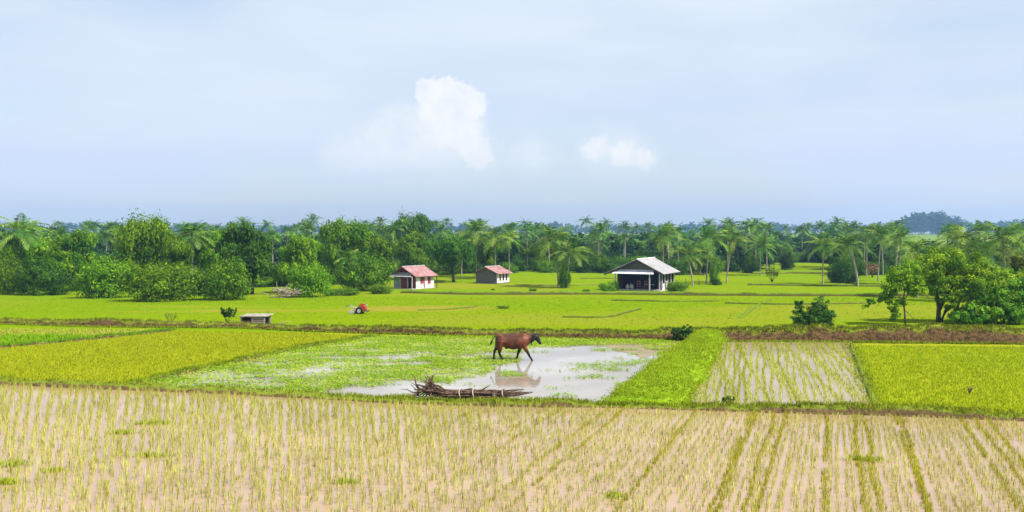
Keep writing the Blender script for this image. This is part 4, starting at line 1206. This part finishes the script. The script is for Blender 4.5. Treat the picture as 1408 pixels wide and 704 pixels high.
# open hut with the tin roof -------------------------------------------------
loc, rz = hut_frame(848.5, 399, 26.0)
W, L, EV, RG = 6.3, 7.0, 2.55, 4.45
h3 = thing('open_hut', 'open fronted dark hut with white tin roof in the lime field', 'hut', (loc[0], loc[1], loc[2]), rz)
mb = MB(); mb.box(-.25, W + .2, -.5, L + .1, -.3, .16); mb.build('plinth', M_CONC, h3)
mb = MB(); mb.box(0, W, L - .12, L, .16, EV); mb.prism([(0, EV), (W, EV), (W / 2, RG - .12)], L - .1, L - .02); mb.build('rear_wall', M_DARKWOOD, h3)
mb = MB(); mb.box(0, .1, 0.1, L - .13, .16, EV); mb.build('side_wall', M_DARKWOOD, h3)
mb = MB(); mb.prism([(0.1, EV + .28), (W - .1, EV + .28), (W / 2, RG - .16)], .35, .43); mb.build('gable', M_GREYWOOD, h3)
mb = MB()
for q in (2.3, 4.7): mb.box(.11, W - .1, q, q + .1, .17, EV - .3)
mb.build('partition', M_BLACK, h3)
# roof: right slope up to the eave, left slope running on lower
FO, BO = .75, .5
mb = MB()
ex, ez = W + .75, EV - .1
lx, lz = -1.75, EV - .18
roof_slope(mb, (ex, -FO, ez), (ex, L + BO, ez), (W / 2, L + BO, RG), (W / 2, -FO, RG), .05, 30)
roof_slope(mb, (lx, -FO, lz), (lx, L + BO, lz), (W / 2 - .002, L + BO, RG - .003), (W / 2 - .002, -FO, RG - .003), .05, 30)
ro = mb.build('roof', M_TIN, h3)
mb = MB(); mb.tube([(W / 2, -FO - .02, RG + .02), (W / 2, L + BO + .02, RG + .02)], .09, 8); mb.build('ridge_cap', M_TINEDGE, ro)
mb = MB(); mb.slab((W / 2 + 1.1, 2.0, RG - .62), (W / 2 + 1.25, 2.0, RG - .71), (W / 2 + 1.25, 5.0, RG - .71), (W / 2 + 1.1, 5.0, RG - .62), .03); mb.build('roof_patch', M_GREYWOOD, ro)
mb = MB()
mb.slab((lx + .05, -FO - .06, lz - .1), (W / 2, -FO - .06, RG - .06), (W / 2, -FO + .0, RG - .06), (lx + .05, -FO + .0, lz - .1), .16)
mb.slab((W / 2, -FO - .06, RG - .06), (ex - .05, -FO - .06, ez - .1), (ex - .05, -FO, ez - .1), (W / 2, -FO, RG - .06), .16)
mb.build('fascia', M_DARKWOOD, h3)
mb = MB(); roof_slope(mb, (-.5, -1.15, EV - .12), (W - .6, -1.15, EV - .12), (W - .9, -.1, EV + .42), (.5, -.1, EV + .42), .04, 14); mb.build('awning', M_TINEDGE, h3)
for px, py, hh in ((.05, -.9, EV - .16), (W - 1.25, -.9, EV - .16), (W - .1, -.02, EV)):
    mb = MB(); mb.box(px - .07, px + .07, py - .07, py + .07, .0, hh); mb.build('post', M_POST, h3)
for q in (.9, 2.2, 3.6, 5.1, 6.6):
    mb = MB(); mb.tube([(W, q, -.1), (W + .02, q, EV + .1)], .075, 7); mb.build('post', M_POST, h3)
for q, hh, m_ in ((.25, EV - .05, M_DARKWOOD), (1.35, 1.05, M_WHITE), (2.9, 1.3, M_WHITE)):
    mb = MB(); mb.box(W - .06, W - .02, q, q + (.55 if m_ is M_DARKWOOD else .85), .17, hh); mb.build('side_panel', m_, h3)
mb = MB(); mb.box(W - .04, W, .08, L - .13, 1.02, 1.12); mb.build('rail', M_DARKWOOD, h3)


def in_hut(o, px, py, pz, rz_=0.0):
    """place a thing in the open hut's own axes"""
    c_, s_ = math.cos(rz), math.sin(rz)
    o.location = (loc[0] + c_ * px - s_ * py, loc[1] + s_ * px + c_ * py, loc[2] + pz)
    o.rotation_euler = (0, 0, rz + rz_)


M_SACK = mat('sack', (0.42, 0.40, 0.38), 0.9, 0.1, col2=(0.58, 0.56, 0.52), scale=4)
M_CHAIR = mat('faded_red_plastic', (0.30, 0.09, 0.09), 0.5, 0.4, col2=(0.36, 0.14, 0.13), scale=3)
for k, (px, py, pz, lab) in enumerate(((1.3, .75, .16, 'pale full sack on the floor of the open hut, left of the others'), (1.95, .8, .16, 'pale full sack on the hut floor next to the red chairs'), (1.6, 1.25, .16, 'pale full sack standing behind two others in the open hut'))):
    t_ = thing('sack', lab, 'sack'); in_hut(t_, px, py, pz, k * .7)
    mb = MB(); mb.ball((0, 0, .3), (.3, .24, .31), 12, 8); mb.build('bag', M_SACK, t_, True)
    mb = MB(); mb.tube([(0, 0, .56), (0, 0, .66), (.02, 0, .74)], [.07, .05, .11], 8); mb.build('neck', M_SACK, t_, True)
for px, py, lab, a in ((2.9, .9, 'faded red chair inside the open hut, nearer the sacks', .4), (3.75, 1.0, 'faded red chair inside the open hut, nearer the post', -.3)):
    t_ = thing('chair', lab, 'chair'); in_hut(t_, px, py, .16, a)
    mb = MB(); mb.box(-.24, .24, -.22, .22, .42, .46); mb.build('seat', M_CHAIR, t_)
    mb = MB(); mb.box(-.24, -.18, .2, .245, .46, 1.2); mb.box(.18, .24, .2, .245, .46, 1.2); mb.box(-.18, .18, .21, .24, 1.02, 1.18); mb.box(-.18, .18, .21, .24, .7, .82); mb.build('backrest', M_CHAIR, t_)
    for lx_, ly_ in ((-.21, -.19), (.21, -.19), (-.21, .19), (.21, .19)):
        mb = MB(); mb.box(lx_ - .025, lx_ + .025, ly_ - .025, ly_ + .025, 0, .42); mb.build('leg', M_CHAIR, t_)
t_ = thing('table', 'low wooden table with pale top inside the open hut', 'table'); in_hut(t_, 4.3, 1.6, .16)
mb = MB(); mb.box(-.6, .6, -.35, .35, .62, .68); mb.build('tabletop', M_POST, t_)
for lx_, ly_ in ((-.55, -.3), (.55, -.3), (-.55, .3), (.55, .3)):
    mb = MB(); mb.box(lx_ - .035, lx_ + .035, ly_ - .035, ly_ + .035, 0, .62); mb.build('leg', M_DARKWOOD, t_)

# fence stakes right of the hut
for x, y, hh, lab in ((919, 399, 1.9, 'leaning stake closest to the right side of the open hut'), (943, 397, 1.5, 'dark stake in the weeds right of the open hut'), (961, 392, 1.0, 'short dark stake left of the round green bush')):
    X, Y, z = gp(x, y); mb = MB(); mb.tube([(0, 0, -.1), (.05, 0, hh * .5), (-.04, .02, hh)], [.07, .06, .05], 7)
    tag(mb.build('stake', M_BARK, None, True, loc=(X, Y, z)), lab, 'stake')


# white hut and grey hut -----------------------------------------------------
def small_hut(name, label, x, y, phi, W, L, EV, RG, fo, walls, white):
    loc, rz = hut_frame(x, y, phi)
    h = thing(name, label, 'hut', loc, rz)
    mb = MB(); mb.box(-.15, W + .1, -.9 if white else -.15, L + .1, -.3, .14); mb.build('plinth', M_CONC if white else M_GREYWOOD, h)
    mb = MB(); mb.box(.08, W - .08, L - .1, L, .14, EV); mb.prism([(0.08, EV + .001), (W - .08, EV + .001), (W / 2, RG - .1)], L - .09, L - .01); mb.build('rear_wall', walls[0], h)
    mb = MB(); mb.box(0, .08, 0, L, .14, EV); mb.build('side_wall', walls[0], h)
    mb = MB(); mb.prism([(0.1, EV + .02), (W - .1, EV + .02), (W / 2, RG - .12)], .02, .1); mb.build('gable', M_GREYWOOD if not white else M_MAROON, h)
    mb = MB(); e = .55; ez = EV - .12
    roof_slope(mb, (W + e, -fo, ez), (W + e, L + .35, ez), (W / 2, L + .35, RG), (W / 2, -fo, RG), .05, 22)
    roof_slope(mb, (-e, -fo, ez), (-e, L + .35, ez), (W / 2 - .002, L + .35, RG - .003), (W / 2 - .002, -fo, RG - .003), .05, 22)
    ro = mb.build('roof', M_RED, h)
    mb = MB(); mb.tube([(W / 2, -fo - .02, RG + .02), (W / 2, L + .37, RG + .02)], .07, 8); mb.build('ridge_cap', M_GREYTIN, ro)
    return h, loc, rz


W, L, EV, RG = 4.1, 4.3, 2.0, 3.3
h1, _, _ = small_hut('white_hut', 'small white hut with red roof and maroon shutters by the wood', 541.5, 397, 32, W, L, EV, RG, .7, [M_BLUEGREY, M_WHITE], True)
mb = MB(); mb.box(.08, 1.35, 0, .09, .14, EV); mb.build('front_wall', M_BLUEGREY, h1)
mb = MB(); mb.box(1.35, 2.3, .0, .09, .14, EV); mb.build('front_panel', M_MAROON, h1)
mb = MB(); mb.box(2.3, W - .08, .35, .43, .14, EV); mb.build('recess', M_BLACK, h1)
d1 = None
mb = MB(); mb.box(2.95, 3.75, .27, .345, .14, 1.85); d1 = mb.build('door', M_MAROON, h1)
mb = MB(); mb.box(2.42, 2.62, .0, .1, .14, EV); mb.build('door_post', M_POST, h1)
mb = MB(); roof_slope(mb, (-.25, -.85, EV - .14), (W - .2, -.85, EV - .14), (W - .75, -.02, EV + .48), (.55, -.02, EV + .48), .04, 10); mb.build('awning', M_GREYTIN, h1)
for px in (-.1, W - .15):
    mb = MB(); mb.box(px - .05, px + .05, -.8, -.7, -.1, EV - .1); mb.build('post', M_POST, h1)
mb = MB(); mb.box(W - .08, W, 0, L, .14, EV); wl = mb.build('side_wall', M_WHITE, h1)
for a, b, z0, z1 in ((1.0, 1.75, .85, EV - .08), (2.75, 3.45, .75, EV - .1)):
    mb = MB(); mb.box(W + .002, W + .05, a, b, z0, z1); wn = mb.build('window', M_MAROON, h1)
    mb = MB(); mb.box(W + .05, W + .075, a - .06, b + .06, z0 - .06, z0); mb.build('sill', M_POST, wn)
mb = MB(); mb.box(W + .002, W + .08, 1.85, 1.97, -.1, EV); mb.build('post', M_MAROON, h1)
mb = MB(); mb.tube([(W + .45, L + .1, -.1), (W + .45, L + .1, EV - .05)], .06, 7); mb.build('post', M_DARKWOOD, h1)

W, L, EV, RG = 4.0, 3.9, 1.75, 2.75
h2, _, _ = small_hut('grey_hut', 'low grey plank hut with pink red roof under palms', 654.5, 389.5, 30, W, L, EV, RG, .5, [M_GREYWOOD, M_WHITE], False)
mb = MB(); mb.box(.08, W - .08, 0, .08, .14, EV)
for q in range(10): mb.box(.15 + q * .38, .19 + q * .38, -.02, -.002, .15, EV)
mb.build('front_wall', M_GREYWOOD, h2)
mb = MB(); mb.box(W - .08, W, 0, L, .14, EV); mb.build('side_wall', M_WHITE, h2)
for a in (.75, 1.75, 2.75):
    mb = MB(); mb.box(W + .002, W + .03, a, a + .42, .5, EV - .1); mb.build('window', M_BLACK, h2)

# far shed behind the open hut
X, Y, z = gp(838, 369)
sh = thing('field_shed', 'distant small shed with pale flat roof behind the open hut', 'shed', (X, Y, z), -R(10))
mb = MB(); mb.box(0, 4.2, 0, 2.6, 0, 1.5); mb.build('wall', M_GREYWOOD, sh)
mb = MB(); mb.slab((-.5, -.6, 1.5), (4.8, -.6, 1.62), (4.8, 3.0, 1.85), (-.5, 3.0, 1.75), .08); mb.build('roof', M_GREYTIN, sh)

# ------------------------------------------------------------------ plank hut by the bank
M_SLAB = mat('old_slab', (0.20, 0.17, 0.14), 0.9, 0.1, col2=(0.40, 0.36, 0.31), scale=2.5)
X, Y, z = gp(331, 447.5); Y = 71.0; X = at(331, 447, Y)[0]; z = float(zg(Y))
pk = thing('plank_shelter', 'low plank shelter with pale slab top by the long bank', 'shelter', (X, Y, z + .02), -R(12))
mb = MB(); mb.slab((-.1, -.12, .70), (2.05, -.12, .74), (2.15, 1.1, .84), (0, 1.1, .80), .07); mb.build('slab_top', M_SLAB, pk)
for px, py in ((.05, 0), (.95, -.02), (1.92, 0), (.05, .9), (1.95, .9)):
    mb = MB(); mb.box(px - .05, px + .05, py - .05, py + .05, -.05, .64 if py < .5 else .72); mb.build('post', M_PALEWOOD, pk)
for k in range(4):
    mb = MB(); mb.box(1.0, 1.9, -.065 + .006 * k, -.03 + .006 * k, .06 + k * .15, .17 + k * .15); mb.build('board', M_PALEWOOD, pk)
mb = MB(); mb.box(.1, 1.9, .8, .84, .02, .62); mb.box(.1, .13, .05, .8, .02, .6); mb.build('rear_board', M_DARKWOOD, pk)
mb = MB(); mb.box(.12, .92, .02, .05, .05, .38); mb.build('inner_board', M_DRYWOOD, pk)
for k, (dx, ln, a, e, lab) in enumerate(((2.3, .9, .05, .05, 'dry stick lying closest to the plank shelter'), (2.7, .8, .3, .38, 'dry stick sticking up beside the plank shelter'), (2.9, 1.0, -.1, .3, 'dry stick farthest from the plank shelter'))):
    mb = MB(); mb.tube([(0, 0, .02), (ln * .5 * math.cos(e), .05, .02 + ln * .5 * math.sin(e) + .02), (ln * math.cos(e), .02, .03 + ln * math.sin(e))], [.03, .022, .012], 6)
    tag(mb.build('stick', M_PALEWOOD, None, True, loc=(X + dx, Y + .1 * k, z), rot=(0, 0, a)), lab, 'stick')

# ------------------------------------------------------------------ hand tractor
M_REDP = mat('red_paint', (0.30, 0.028, 0.014), 0.5, 0.3, col2=(0.42, 0.07, 0.03), scale=5)
M_ORANGE = mat('orange_cover', (0.40, 0.10, 0.04), 0.8, 0.2, col2=(0.26, 0.05, 0.025), scale=6)
M_RUBBER = mat('rubber', (0.02, 0.02, 0.02), 0.8, 0.2)
M_STEEL = mat('grey_steel', (0.30, 0.30, 0.27), 0.5, 0.5, col2=(0.42, 0.42, 0.36), scale=8)
X, Y, z = gp(481, 431)
ht = thing('hand_tractor', 'small red and grey hand tractor standing in the lime field', 'hand tractor', (X, Y, z), -R(8))
mb = MB()
mb.prism([(.72, .30), (1.42, .24), (1.52, .42), (1.40, .70), (1.08, .78), (.80, .62)], -.26, .26); body = mb.build('engine_hood', M_REDP, ht)
mb = MB(); mb.prism([(.88, .66), (1.30, .74), (1.36, .84), (1.12, .92), (.92, .80)], -.2, .2); mb.build('fuel_tank', M_ORANGE, ht)
mb = MB(); mb.box(.25, 1.6, -.13, .13, .2, .29); mb.build('chassis', M_STEEL, ht)
mb = MB(); mb.tube([(1.46, -.05, .5), (1.56, -.05, .62), (1.56, -.05, .86)], [.03, .03, .035], 8); mb.build('exhaust', M_STEEL, ht, True)
mb = MB(); mb.prism([(.42, .24), (.78, .28), (.8, .5), (.55, .56), (.44, .44)], -.18, .18); mb.build('gearbox', M_STEEL, ht)
for sg in (-1, 1):
    mb = MB(); mb.tube([(.55, sg * .16, .45), (.28, sg * .24, .60), (.02, sg * .3, .68), (-.12, sg * .3, .68)], [.025, .025, .025, .03], 7); hb = mb.build('handlebar', M_STEEL, ht, True)
    mb = MB(); mb.tube([(-.12, sg * .3, .68), (-.26, sg * .3, .67)], [.035, .035], 7); mb.build('grip', M_RUBBER, hb)
    mb = MB()
    for q in range(14):
        a0, a1 = q * 2 * math.pi / 14, (q + 1) * 2 * math.pi / 14
    V_, Q_, C_ = tube([(.95 + .26 * math.cos(a), sg * .36, .28 + .26 * math.sin(a)) for a in [k_ * math.pi / 10 for k_ in range(21)]], .075, 7)
    mb.add(V_, [tuple(f) for f in Q_]); wh = mb.build('wheel', M_RUBBER, ht, True)
    mb = MB(); mb.tube([(.95, sg * .32, .28), (.95, sg * .40, .28)], [.17, .17], 12); mb.build('rim', M_STEEL, wh)
mb = MB(); mb.prism([(.0, .02), (.5, .02), (.5, .16), (.12, .28)], -.34, .34)
for q in range(6): mb.tube([(.08 + .07 * q, -.36 + .13 * q, .02), (.04 + .07 * q, -.36 + .13 * q, .3)], [.02, .03], 5)
mb.build('tiller', M_STEEL, ht)
mb = MB(); mb.slab((1.5, -.3, .3), (1.72, -.3, .25), (1.72, .3, .25), (1.5, .3, .3), .06); mb.build('front_weight', M_RUBBER, ht)

# ------------------------------------------------------------------ bundle of branches
X0, Y0, _ = gp(650, 553, 0)
wb = thing('branch_bundle', 'long bundle of dry dark branches tied with pale cord beside the pond', 'branch bundle', (X0, Y0 + .30, .1), R(-1.5))
rb = random.Random(5)
PX = Y0 / F      # metres per photo pixel there
for k in range(46):
    a = rb.uniform(0, 6.28); q = math.sqrt(rb.random())
    cy, cz = q * math.cos(a) * .32, .20 + q * math.sin(a) * .165
    x0 = rb.uniform(-2.5, -1.3); x1 = rb.uniform(1.1, 2.6)
    fl = rb.uniform(-.12, .30); P = []
    for i in range(7):
        t_ = i / 6; xx = x0 + (x1 - x0) * t_; e = max(0, abs(xx) - 1.2)
        P.append((xx, cy + rb.uniform(-.05, .05) + cy * e * .6, max(.03, cz + (fl * e if xx > 0 else .22 * e) + rb.uniform(-.05, .05))))
    r0 = rb.uniform(.022, .05)
    mb = MB(); mb.tube(P, [r0 * .7, r0, r0, r0 * .95, r0 * .85, r0 * .6, r0 * .3], 6); br_ = mb.build('branch', M_DRYWOOD, wb, True)
    if k % 4 == 0:
        b = Vector(P[4]); mb = MB(); mb.tube([b, b + Vector((.2, rb.uniform(-.15, .1), .12)), b + Vector((.42, rb.uniform(-.2, .15), .26))], [r0 * .6, r0 * .45, r0 * .15], 5); mb.build('twig', M_DRYWOOD, br_, True)
# gnarled root ends sticking out at the left
for k in range(30):
    b = Vector((rb.uniform(-2.4, -1.1), rb.uniform(-.3, .3), rb.uniform(.15, .5)))
    a = rb.uniform(.2, 2.9); ln = rb.uniform(.4, 1.0)
    dv = Vector((-abs(math.cos(a)) if rb.random() < .75 else .5, rb.uniform(-.4, .4), rb.choice((.8, .5, .2, -.45)))).normalized() * ln
    P = [b, b + dv * .4 + Vector((0, 0, rb.uniform(-.05, .08))), b + dv * .75 + Vector((rb.uniform(-.08, .08), 0, .03)), b + dv]
    P = [Vector((p.x, p.y, max(.02, p.z))) for p in P]; r0 = rb.uniform(.02, .045)
    mb = MB(); mb.tube(P, [r0, r0 * .85, r0 * .6, r0 * .2], 6); mb.build('root', M_DRYWOOD, wb, True)
mb = MB(); mb.tube([(-1.75, 0, .4), (-1.8, 0, .62), (-1.72, .02, .82), (-1.70, 0, 1.0)], [.05, .055, .05, .02], 7); mb.tube([(-1.76, 0, .78), (-1.95, .05, .9)], [.02, .008], 5); mb.tube([(-1.71, 0, .9), (-1.55, .05, 1.08)], [.02, .006], 5); mb.build('root', M_DRYWOOD, wb, True)
M_CORD = mat('pale_cord', (0.34, 0.28, 0.20), 0.8, 0.2, col2=(0.46, 0.39, 0.29), scale=6)
for cx in (-.54, .03, 1.26):
    V_, Q_, _c = tube([(cx + .03 * math.sin(a * 2), .38 * math.cos(a), .20 + .215 * math.sin(a)) for a in [k_ * math.pi / 10 for k_ in range(21)]], .022, 6)
    mb = MB(); mb.add(V_, [tuple(f) for f in Q_]); mb.build('cord', M_CORD, wb, True)

# dry brush heap under the dark hollow tree
X, Y, z = gp(392, 409); mb = MB()
bh = thing('brush_heap', 'heap of grey dry branches beneath the large dark hollow tree', 'brush heap', (X, Y, z))
for k in range(60):
    a = rb.uniform(0, 6.28); ln = rb.uniform(.8, 2.2); b = Vector((rb.gauss(0, .9), rb.gauss(0, .5), rb.uniform(0, .9)))
    mb.tube([b, b + Vector((math.cos(a), math.sin(a) * .5, rb.uniform(-.1, .5))) * ln * .5, b + Vector((math.cos(a), math.sin(a) * .5, rb.uniform(-.1, .6))) * ln], [.06, .045, .02], 5)
mb.build('branches', M_PALEWOOD, bh, True)

# small litter on the plots
for x, y, n, lab in ((1333, 541, 6, 'small clump of dark dead stalks in the dense right plot'), (885, 577, 0, ''), ):
    if n:
        X, Y, z = gp(x, y, 0); mb = MB()
        for k in range(n):
            a = rb.uniform(0, 6.28); mb.tube([(0, 0, .0), (math.cos(a) * .2, math.sin(a) * .15, .2), (math.cos(a) * .45, math.sin(a) * .3, .16 + rb.uniform(0, .2))], [.025, .02, .008], 5)
        tag(mb.build('dead_stalks', M_DRYWOOD, None, True, loc=(X, Y, .0)), lab, 'stalks')
FLOAT = [((210, 583), 1.0, .4), ((168, 596), .8, .35), ((208, 627), .9, .35), ((18, 640), .6, .5), ((476, 664), .5, .35), ((846, 683), .45, .35), ((8, 665), .7, .4), ((70, 648), .45, .3), ((1190, 633), .9, .35)]
P, hs = [], []
for (px, wx_, hh) in FLOAT:
    cx, cy, _ = gp(*px, 0)
    n = int(150 * wx_); P.append(np.stack([cx + rng.normal(0, wx_ * .35, n), cy + rng.normal(0, .10, n), np.zeros(n)], -1)); hs.append(np.full(n, .16 * (hh / .35)))
blades('grass', np.concatenate(P), np.concatenate(hs), .018, 4, .04, (0.33, 0.37, 0.02), lean=.8, label='loose clumps of green weed lying among the near seedlings', cat='weed')

# ------------------------------------------------------------------ the cow
def cow():
    mb = MB()
    def ell(x, z, rx, rz_, ry, y=0): mb.ball((x, y, z), (rx, ry, rz_), 20, 14)
    def cone(p, r_): mb.tube(p, r_, 12)
    # trunk of the body
    mb.tube([(-1.06, 0, 1.12), (-.98, 0, 1.12), (-.8, 0, 1.10), (-.5, 0, 1.06), (-.15, 0, 1.025), (.2, 0, 1.04), (.45, 0, 1.08), (.62, 0, 1.12), (.74, 0, 1.13)],
            [.20, .28, .325, .345, .375, .385, .365, .30, .22], 20)
    ell(-.86, 1.17, .26, .28, .27); ell(-.12, .93, .48, .33, .37); ell(.40, 1.04, .32, .40, .28); ell(.42, 1.38, .26, .11, .09)
    mb.tube([(-1.0, 0, 1.37), (-.5, 0, 1.37), (-.1, 0, 1.36), (.35, 0, 1.40)], [.07, .07, .07, .07], 10); ell(-.86, 1.39, .16, .085, .10); ell(-.80, 1.33, .10, .08, .05, -.22); ell(-.80, 1.33, .10, .08, .05, .22)
    mb.tube([(.55, 0, .92), (.72, 0, .94), (.86, 0, 1.02)], [.05, .06, .04], 8)
    # neck and head
    mb.tube([(.5, 0, 1.16), (.75, 0, 1.20), (.95, 0, 1.26), (1.08, 0, 1.30)], [.27, .225, .185, .15], 16)
    mb.tube([(.62, 0, 1.0), (.85, 0, 1.08), (1.0, 0, 1.14)], [.14, .12, .09], 12)
    mb.tube([(1.05, 0, 1.36), (1.13, 0, 1.30), (1.22, 0, 1.16), (1.30, 0, 1.02), (1.36, 0, .93)], [.115, .15, .125, .095, .075], 16)
    ell(1.355, .935, .07, .07, .085); ell(1.13, 1.2, .12, .12, .095); ell(1.06, 1.42, .07, .06, .10)
    for s in (-1, 1):
        mb.tube([(1.04, s * .09, 1.40), (1.0, s * .19, 1.40), (.96, s * .28, 1.36)], [.035, .055, .012], 8)     # ears
        mb.tube([(1.09, s * .07, 1.44), (1.08, s * .14, 1.50), (1.12, s * .17, 1.59)], [.032, .026, .012], 8)   # horns
    # legs: near side (towards the camera is -y)
    def leg(P, r_): mb.tube(P, r_, 12)
    leg([(.42, -.15, 1.0), (.50, -.17, .72), (.66, -.17, .46), (.78, -.17, .22), (.885, -.17, .07), (.90, -.17, -.02)], [.19, .125, .085, .062, .058, .066])
    leg([(.38, .15, 1.0), (.26, .16, .72), (.17, .16, .46), (.10, .16, .24), (.05, .16, .07), (.06, .16, -.02)], [.19, .12, .085, .062, .058, .066])
    leg([(-.84, -.16, 1.1), (-.88, -.17, .80), (-.87, -.17, .60), (-.90, -.17, .42), (-.80, -.17, .22), (-.72, -.17, .06), (-.69, -.17, -.02)], [.26, .19, .13, .08, .06, .056, .066])
    leg([(-.90, .16, 1.1), (-.98, .17, .82), (-1.04, .17, .66), (-1.17, .17, .50), (-1.19, .17, .28), (-1.21, .17, .07), (-1.19, .17, -.02)], [.24, .17, .12, .075, .058, .056, .066])
    ell(-.5, .72, .10, .10, .10)                                                                              # udder
    me = mb.mesh('cow_raw', M_BARK)
    ob = bpy.data.objects.new('cow_raw', me); COL.objects.link(ob)
    md = ob.modifiers.new('remesh', 'REMESH'); md.mode = 'VOXEL'; md.voxel_size = .022
    sm = ob.modifiers.new('smooth', 'SMOOTH'); sm.factor = .5; sm.iterations = 5
    dg = bpy.context.evaluated_depsgraph_get(); dg.update()
    res = bpy.data.meshes.new_from_object(ob.evaluated_get(dg)); res.name = 'cow'
    bpy.data.objects.remove(ob); res.materials.clear()
    n = len(res.vertices); c = np.zeros(n * 3); res.vertices.foreach_get('co', c); c = c.reshape(-1, 3)
    x, y_, z_ = c.T
    brown = np.array((0.058, 0.015, 0.006)); black = np.array((0.010, 0.006, 0.005)); light = np.array((0.15, 0.040, 0.015)); horn = np.array((.30, .27, .22))
    k_ = fbm(x * 3.4 + 5, z_ * 4.5 + y_, 5)[:, None]
    colr = brown + (light - brown) * smooth(.35, .7, k_)
    dk = np.maximum(1 - smooth(.45, .72, z_), smooth(.72, 1.02, x))[:, None]
    dk = np.maximum(dk, (0.55 * (1 - smooth(-1.1, -.85, x)))[:, None])
    colr = colr * (1 - dk) + black * dk
    hn = ((z_ > 1.485) & (x > 1.0))[:, None] * 1.0
    colr = colr * (1 - hn) + horn * hn
    t = np.ones((n, 4), np.float32); t[:, :3] = colr
    a = res.color_attributes.new('tint', 'FLOAT_COLOR', 'POINT'); a.data.foreach_set('color', t.ravel())
    res.polygons.foreach_set('use_smooth', [True] * len(res.polygons))
    m = bpy.data.materials.new('hide'); m.use_nodes = True; nt = m.node_tree; b = nt.nodes['Principled BSDF']
    at_ = nt.nodes.new('ShaderNodeAttribute'); at_.attribute_name = 'tint'; nt.links.new(at_.outputs['Color'], b.inputs['Base Color'])
    b.inputs['Roughness'].default_value = .55; b.inputs['Specular IOR Level'].default_value = .3
    res.materials.append(m)
    X, Y, _ = gp(709, 496, 0)
    o = thing('cow', 'brown cow with dark legs walking right across the shallow pond', 'cow', (X, Y, .02))
    link('body', res, o)
    M_BLK = mat('black_hair', (.012, .009, .008), .8, .2)
    mb = MB(); mb.tube([(-1.08, 0, 1.33), (-1.17, 0, 1.30), (-1.24, .01, 1.18), (-1.30, .02, 1.06)], [.04, .032, .026, .03], 8)
    tl = mb.build('tail', M_BLK, o, True)
    mb = MB(); mb.tube([(-1.30, .02, 1.08), (-1.34, .02, .99), (-1.37, .03, .90), (-1.36, .03, .84)], [.03, .055, .045, .01], 8); mb.build('tail_tuft', M_BLK, tl, True)
    for s in (-1, 1):
        mb = MB(); mb.ball((1.155, s * .118, 1.27), (.022, .014, .02), 8, 6); mb.build('eye', M_BLK, o, True)
    mb = MB(); V_, Q_, _c = tube([(.90 + .05 * math.sin(a), .205 * math.cos(a), 1.22 + .23 * math.sin(a)) for a in [q * math.pi / 10 for q in range(21)]], .016, 6); mb.add(V_, [tuple(f) for f in Q_])
    mb.tube([(.86, 0, .99), (.87, 0, .90), (.88, 0, .82)], [.02, .03, .022], 6); mb.build('collar', M_BLK, o, True)


cow()

# ------------------------------------------------------------------ haze
HAZE = True
if HAZE:
    mb = MB(); mb.box(-2700, 2700, -60, 2500, -3.2, 64)
    hm = bpy.data.materials.new('haze'); hm.use_nodes = True; nt = hm.node_tree
    nt.nodes.remove(nt.nodes['Principled BSDF'])
    pv = nt.nodes.new('ShaderNodeVolumePrincipled'); pv.inputs['Color'].default_value = (0.36, 0.62, 1.0, 1); pv.inputs['Density'].default_value = 0.00025
    pv.inputs['Anisotropy'].default_value = 0.2
    nt.links.new(pv.outputs[0], nt.nodes['Material Output'].inputs['Volume'])
    tag(mb.build('haze', hm), 'thin pale haze over the fields', 'haze', kind='stuff')

# ------------------------------------------------------------------ render settings
scene.view_settings.view_transform = 'Standard'
scene.view_settings.look = 'None'
scene.view_settings.gamma = 1.0
scene.view_settings.exposure = 0.72
scene.view_settings.use_curve_mapping = False
cy = scene.cycles
cy.max_bounces = 6; cy.diffuse_bounces = 3; cy.glossy_bounces = 3; cy.transmission_bounces = 3; cy.volume_bounces = 0; cy.transparent_max_bounces = 4
cy.caustics_reflective = False; cy.caustics_refractive = False
cy.use_denoising = True
